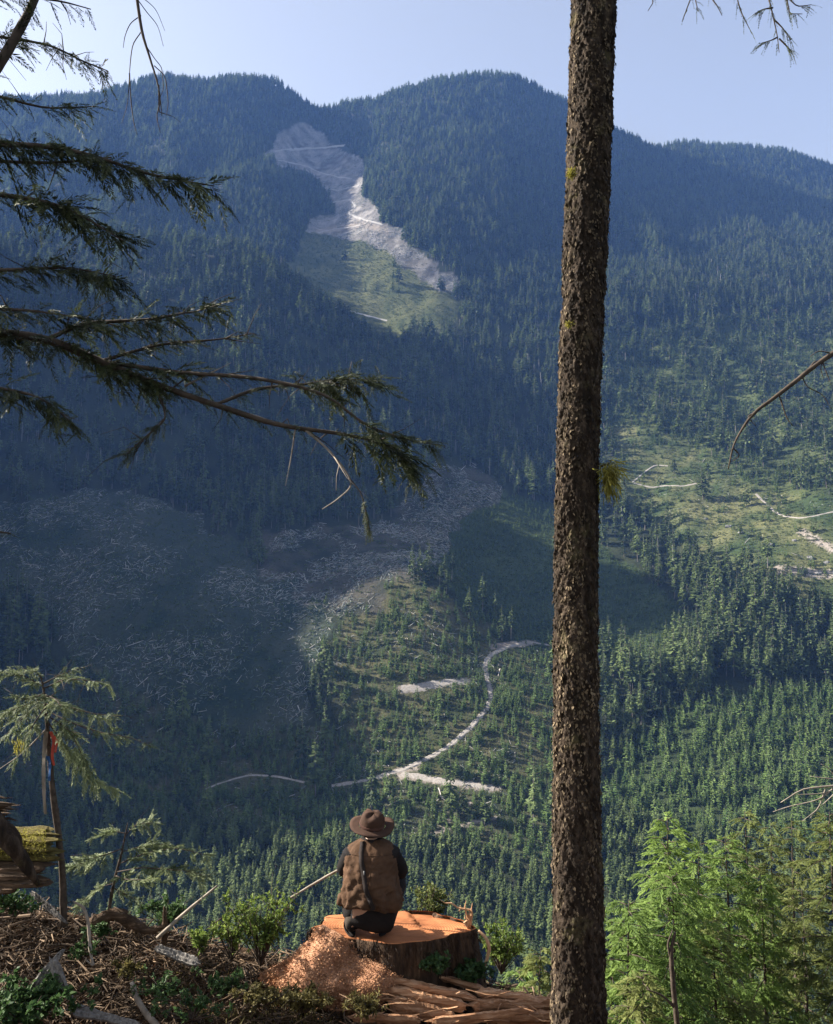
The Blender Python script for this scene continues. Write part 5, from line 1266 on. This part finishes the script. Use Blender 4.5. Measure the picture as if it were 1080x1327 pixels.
B = dict(pel=(.02, -.05, .25), sp1=(.01, -.05, .42), ch=(0, .0, .59), uc=(0, .04, .73), nb=(0, .075, .81), nk=(0, .10, .865), hd=(0, .125, .93), ht=(0, .13, .99),
         shL=(-.178, .05, .71), elL=(-.245, .10, .515), wrL=(-.17, .33, .475), shR=(.178, .05, .71), elR=(.255, .11, .50), wrR=(.12, .35, .46),
         hpL=(-.09, -.03, .19), knL=(-.19, .33, .46), anL=(-.165, .0, .10), toL=(-.20, .17, .045), hpR=(.12, -.05, .18), knR=(.21, .29, .45), anR=(.10, .02, .09), toR=(.14, .19, .04))
RB = dict(pel=.14, sp1=.145, ch=.135, uc=.10, nb=.062, nk=.056, hd=.082, ht=.07, shL=.06, elL=.042, wrL=.028, shR=.06, elR=.042, wrR=.028, hpL=.10, knL=.06, anL=.042, toL=.032, hpR=.10, knR=.06, anR=.042, toR=.032)
ks = list(B); ix = {k: i for i, k in enumerate(ks)}
ED = [('pel', 'sp1'), ('sp1', 'ch'), ('ch', 'uc'), ('uc', 'nb'), ('nb', 'nk'), ('nk', 'hd'), ('hd', 'ht'), ('uc', 'shL'), ('shL', 'elL'), ('elL', 'wrL'), ('uc', 'shR'), ('shR', 'elR'), ('elR', 'wrR'), ('pel', 'hpL'), ('hpL', 'knL'), ('knL', 'anL'), ('anL', 'toL'), ('pel', 'hpR'), ('hpR', 'knR'), ('knR', 'anR'), ('anR', 'toR')]
addm(person_b, skin([B[k] for k in ks], [(ix[a_], ix[b_]) for a_, b_ in ED], [RB[k] for k in ks], 0))
# face: nose, brow, lips, ears
def blob(mb, c_, sx, sy, sz, tint=.5):
    a_ = np.linspace(0, math.pi, 7); b_ = np.arange(10) * 2 * math.pi / 10
    mb.grid(np.stack([np.sin(a_)[:, None] * np.cos(b_) * sx + c_[0], np.sin(a_)[:, None] * np.sin(b_) * sy + c_[1], np.cos(a_)[:, None] * np.ones(10) * sz + c_[2]], -1), tint, 0, True)
blob(person_b, (0, .205, .925), .014, .026, .022); blob(person_b, (0, .198, .893), .024, .012, .007); blob(person_b, (0, .19, .872), .026, .02, .018)
for s_ in (-1, 1): blob(person_b, (s_ * .083, .125, .925), .010, .018, .030); blob(person_b, (s_ * .032, .196, .95), .02, .012, .008)
# hands: a palm and five bent fingers each, closed on the stick or hanging over the knee
def hand(mb, w_, fw, side, curl):
    w_ = np.array(w_); fw = norm(np.array(fw)); sd_ = norm(np.cross(fw, [0, 0, 1.0])) * side; dn = norm(np.cross(sd_, fw)) * side; dn = dn if dn[2] < 0 else -dn
    pc = w_ + fw * .05; addm(mb, skin([tuple(w_ - fw * .01), tuple(pc), tuple(w_ + fw * .085)], [(0, 1), (1, 2)], [(.026, .020), (.036, .016), (.036, .014)], 0, 1))
    for j, (o_, l_) in enumerate(((-.028, .068), (-.009, .078), (.010, .073), (.028, .058))):
        p = w_ + fw * .088 + sd_ * o_; q_ = [p - fw * .02]; d_ = fw.copy()
        for b_ in range(3):
            q_.append(q_[-1] + d_ * (l_ * (.45, .33, .26)[b_] + (.02 if b_ == 0 else 0))); d_ = norm(d_ * math.cos(curl) + dn * math.sin(curl)); dn_ = dn
            dn = norm(dn - d_ * (dn @ d_))
        dn = norm(np.cross(sd_, fw)); dn = dn if dn[2] < 0 else -dn
        mb.tube(q_, [.0095, .009, .008, .006], 8, .5)
    th = w_ + fw * .03 - sd_ * .03; mb.tube([th, th + fw * .03 - sd_ * .022 + dn * .01, th + fw * .055 - sd_ * .012 + dn * .03], [.012, .010, .007], 8, .5)
hand(person_b, B['wrL'], (-.1, .9, -.15), -1, .95); hand(person_b, B['wrR'], (-.25, .9, -.35), 1, .45)
person = person_b.build('person', skin_m); person.location = ORG; person.scale = (.96, .94, .85)
props(person, 'person in a brown brimmed hat, brown vest and black clothes crouching on the stump, back turned, holding a stick', 'person')
person['label'] = 'person in brown hat and vest crouching on the stump with back turned'
mb = MB(); 
for s_ in (-1, 1): blob(mb, (s_ * .032, .2005, .938), .010, .008, .007)
mb.build('eyes', plain('eye_white', (.6, .58, .55), .2), person)
mb = MB(); a_ = np.linspace(0, 2.45, 12); b_ = np.arange(24) * 2 * math.pi / 24
mb.grid(np.stack([np.sin(a_)[:, None] * np.cos(b_) * .092, .118 + np.sin(a_)[:, None] * np.sin(b_) * .094 - .014 * (a_ > 1.6)[:, None], .935 + np.cos(a_)[:, None] * np.ones(24) * .075 - .03 * (np.sin(b_)[None] < .1) * (a_ > 1.2)[:, None]], -1), .5, 0, True); mb.build('hair', hair_m, person)
def garment(name, keys, edges, extra, mat, root=0):
    kk = list(keys); im = {k: i for i, k in enumerate(kk)}; m_ = MB()
    v_, f_ = skin([B[k] for k in kk], [(im[a_], im[b_]) for a_, b_ in edges], [RB[k] + extra.get(k, .012) for k in kk], root)
    nv = norm(v_ - v_.mean(0)); v_ = v_ + nv * (.010 * fbm(v_[:, 0] * 14 + v_[:, 1] * 9, v_[:, 2] * 26, 601, 3))[:, None]
    addm(m_, (v_, f_)); return m_.build(name, mat, person)
garment('shirt', ['uc', 'shL', 'elL', 'wrL', 'shR', 'elR', 'wrR', 'ch', 'nb'], [('uc', 'shL'), ('shL', 'elL'), ('elL', 'wrL'), ('uc', 'shR'), ('shR', 'elR'), ('elR', 'wrR'), ('uc', 'ch'), ('uc', 'nb')], dict(uc=.004, ch=.0, shL=.024, elL=.026, wrL=.014, shR=.024, elR=.03, wrR=.014), black_cloth)
garment('trousers', ['pel', 'hpL', 'knL', 'anL', 'hpR', 'knR', 'anR', 'sp1'], [('pel', 'hpL'), ('hpL', 'knL'), ('knL', 'anL'), ('pel', 'hpR'), ('hpR', 'knR'), ('knR', 'anR'), ('pel', 'sp1')], dict(pel=.02, hpL=.03, hpR=.065, knL=.03, knR=.03, anL=.028, anR=.03), black_cloth)
mb = MB(); t_ = np.linspace(0, 2 * math.pi, 30); mb.tube(np.stack([.07 * np.cos(t_), .085 + .072 * np.sin(t_), .838 + .012 * np.sin(t_)], -1), .022, 8); mb.build('collar', black_cloth, person)
# vest: a loose shell over back and chest, hem flared over the hips, open in front
nz_, na_ = 60, 96
zs = np.linspace(.29, .845, nz_); th_ = np.arange(na_) * 2 * math.pi / na_
kz = [.285, .32, .38, .46, .58, .68, .75, .80, .825, .85]
rx = .95 * pchip(kz, [.25, .255, .25, .235, .225, .222, .212, .165, .115, .078], zs); ry = pchip(kz, [.19, .195, .195, .185, .172, .158, .138, .105, .085, .07], zs); cyv = pchip(kz, [-.03, -.04, -.04, -.03, .0, .03, .05, .065, .075, .08], zs); cxv = pchip(kz, [.012, .01, .01, .005, 0, 0, 0, 0, 0, 0], zs)
Tm, Zm = np.meshgrid(th_, zs)
fold = .016 * np.sin(Tm * 11 + 6 * Zm + 2 * fbm(Tm * 2, Zm * 5, 611, 2)) * np.clip((.66 - Zm) / .35, 0, 1) + .003 * np.sin(Zm * 95 + 3 * np.cos(Tm * 2)) * np.exp(-((Zm - .60) / .14) ** 2) + .020 * fbm(np.cos(Tm) * 5 + 5, Zm * 14 + np.sin(Tm) * 5, 615, 4) + .010 * (1 - np.abs(fbm(np.cos(Tm) * 4 + Zm * 6, Zm * 16 - np.sin(Tm) * 4, 617, 2)) * 3)
e_ = 2.5; cc, ss = np.cos(Tm), np.sin(Tm); sup = (np.abs(cc) ** e_ + np.abs(ss) ** e_) ** (-1 / e_)
Rf = sup + fold / .22
hem = .022 * np.sin(Tm * 3 + 1) * np.clip((.40 - Zm) / .11, 0, 1)
V = np.stack([cxv[:, None] + rx[:, None] * Rf * cc, cyv[:, None] + ry[:, None] * Rf * ss, Zm + hem - .02 * (Zm < .0) * cc], -1)
mb = MB(); mb.grid(V, .5, 0, True)
inner = V[:4] * [.965, .965, 1] + [0, 0, .006]; mb.grid(inner[::-1], .5, 0, True); mb.grid(np.array([inner[0], V[0]]), .5, 0, True)
vest = mb.build('vest', brown_cloth, person)
mb = MB(); k = 18   # seam under the yoke and one down the back
mb.tube(np.concatenate([V[48, 52:92] * [1.006, 1.012, 1]]), .0035, 5); mb.tube(V[2:48, 72] + [0, -.002, 0], .003, 5); mb.build('seam', brown_cloth, vest)
def on_back(x, z, off=.012):
    i = int(np.argmin(abs(zs - z))); row = V[i]; back = row[row[:, 1] < cyv[i]]; j = int(np.argmin(abs(back[:, 0] - x))); return back[j] + [0, -off, 0]
pts = np.array([on_back(x, z) for x, z in ((-.075, .815), (-.072, .76), (-.066, .70), (-.055, .63), (-.045, .56), (-.030, .48), (-.008, .42), (.008, .37), (.02, .33), (.028, .305))])
q, _ = curve(pts, 50); q[0] += [0, .03, .02]; mb = MB(); sdv = np.array([.019, 0, 0.004]); mb.grid(np.stack([q - sdv, q - sdv + [0, -.006, 0], q + sdv + [0, -.006, 0], q + sdv], 1), .5, 0, True); mb.build('shoulder_strap', strap_cloth, person)
mb = MB(); mb.box(Matrix.Translation(q[22] + np.array([.004, -.007, 0])), .012, .008, .05); mb.build('buckle', plain('grey_metal', (.16, .155, .15), .5), person)
mb = MB(); c0 = np.array([-.225, -.05, .33]); a_ = np.linspace(0, math.pi, 12); b_ = np.arange(24) * 2 * math.pi / 24
PV = np.stack([np.sin(a_)[:, None] * np.cos(b_) * .055, np.sin(a_)[:, None] * np.sin(b_) * .05, np.cos(a_)[:, None] * np.ones(24) * .055], -1); PV = np.sign(PV) * np.abs(PV / .055) ** .6 * .055
mb.grid(PV * (1 + .12 * fbm(PV[..., 0] * 40, PV[..., 2] * 40, 621, 2)[..., None]) + c0, .5, 0, True); mb.build('waist_pouch', brown_cloth, person)
# hat: soft crown with a dent, wide floppy brim, band
nb_ = 72; tb = np.arange(nb_) * 2 * math.pi / nb_
def ringh(rxx, ryy, z): return np.stack([rxx * np.cos(tb), ryy * np.sin(tb), np.broadcast_to(z, tb.shape)], -1)
wav = .014 * np.cos(2 * tb) + .012 * np.sin(3 * tb + .8) + .008 * np.cos(tb)
HR = []
for f, z_ in ((.60, .0), (.72, .004), (.85, .012), (1.0, .022)): HR.append(ringh(.190 * f, .186 * f, z_ * 0 + wav * ((f - .58) / .42) - .012 * (f - .58)))
brim = np.array(HR); brim2 = brim[::-1] + [0, 0, -.005]
mb = MB(); mb.grid(np.concatenate([brim, brim2]), .5, 0, True)
prof = [(1.04, -.004), (1.03, .02), (1.01, .05), (.98, .075), (.90, .098), (.76, .114), (.5, .122), (.25, .123), (.0, .122)]
CRW = np.array([ringh(.102 * f, .108 * f, z_ + .012 * np.cos(tb * 2 + 1) * (f < .8) + .006 * np.sin(tb * 5 + z_ * 30)) for f, z_ in prof]); mb.grid(CRW, .5, 0, True)
hat = mb.build('hat', hat_cloth, person); hat.location = (0, .115, .955); hat.rotation_euler = (math.radians(15), math.radians(4), math.radians(10))
mb = MB(); mb.grid(np.array([ringh(.110, .116, .002), ringh(.1105, .1165, .012), ringh(.108, .114, .026), ringh(.104, .110, .026)]), .5, 0, True); mb.build('hat_band', cloth('hat_band_fabric', (.07, .036, .028)), hat)
# boots
for sd_, an, to in ((-1, B['anL'], B['toL']), (1, B['anR'], B['toR'])):
    an, to = np.array(an), np.array(to); fw = norm((to - an) * [1, 1, 0]); hl = an - fw * .06; mb = MB()
    addm(mb, skin([tuple(an + [0, 0, .07]), (an[0], an[1], .075), (hl[0], hl[1], .045), tuple(np.array([an[0], an[1], .05]) + fw * .08), (to[0], to[1], .042), tuple(np.array([to[0], to[1], .036]) + fw * .05)], [(0, 1), (1, 2), (1, 3), (3, 4), (4, 5)], [.058, .056, .044, .046, .042, .03], 1))
    b_ = mb.build('boot', boot_m, person)
    mb = MB(); c_ = (hl + to + fw * .05) / 2; L_ = np.linalg.norm(to + fw * .05 - hl) + .06; yaw = math.atan2(fw[1], fw[0])
    t_ = np.arange(28) * 2 * math.pi / 28; sole = np.stack([np.cos(t_) * L_ / 2, np.sin(t_) * (.046 + .006 * np.cos(t_)), 0 * t_], -1); R_ = np.array(Matrix.Rotation(yaw, 3, 'Z')); sole = sole @ R_.T + [c_[0], c_[1], 0]
    mb.grid(np.array([sole * [1, 1, 0] + [0, 0, .002], sole * [1, 1, 0] + [0, 0, .022]]), .5, 0, True); mb.add(sole + [0, 0, .002], None, [(0, i + 1, i) for i in range(1, 27)]); mb.build('sole', black_cloth, b_)
p1 = ORG + Vector((-.05, .42, .47)); p2 = A(377, 1163, 7.4)
mb = MB(); wood_tube(mb, [(0, 0, 0), (p2 - p1) * .5 + Vector((0, 0, .01)), p2 - p1], [.010, .011, .008], 8, .12, .5, 0, 31, 10)
wood_tube(mb, [(p2 - p1) * .93, (p2 - p1) * .97 + Vector((.0, 0, .03)), (p2 - p1) * 1.0 + Vector((.01, 0, .05))], [.006, .005, .002], 5, .1, .5, 0, 3, 3)
o = mb.build('held_stick', pale_twig); o.location = p1; props(o, 'long thin stick held out to the left by the crouching person', 'stick')
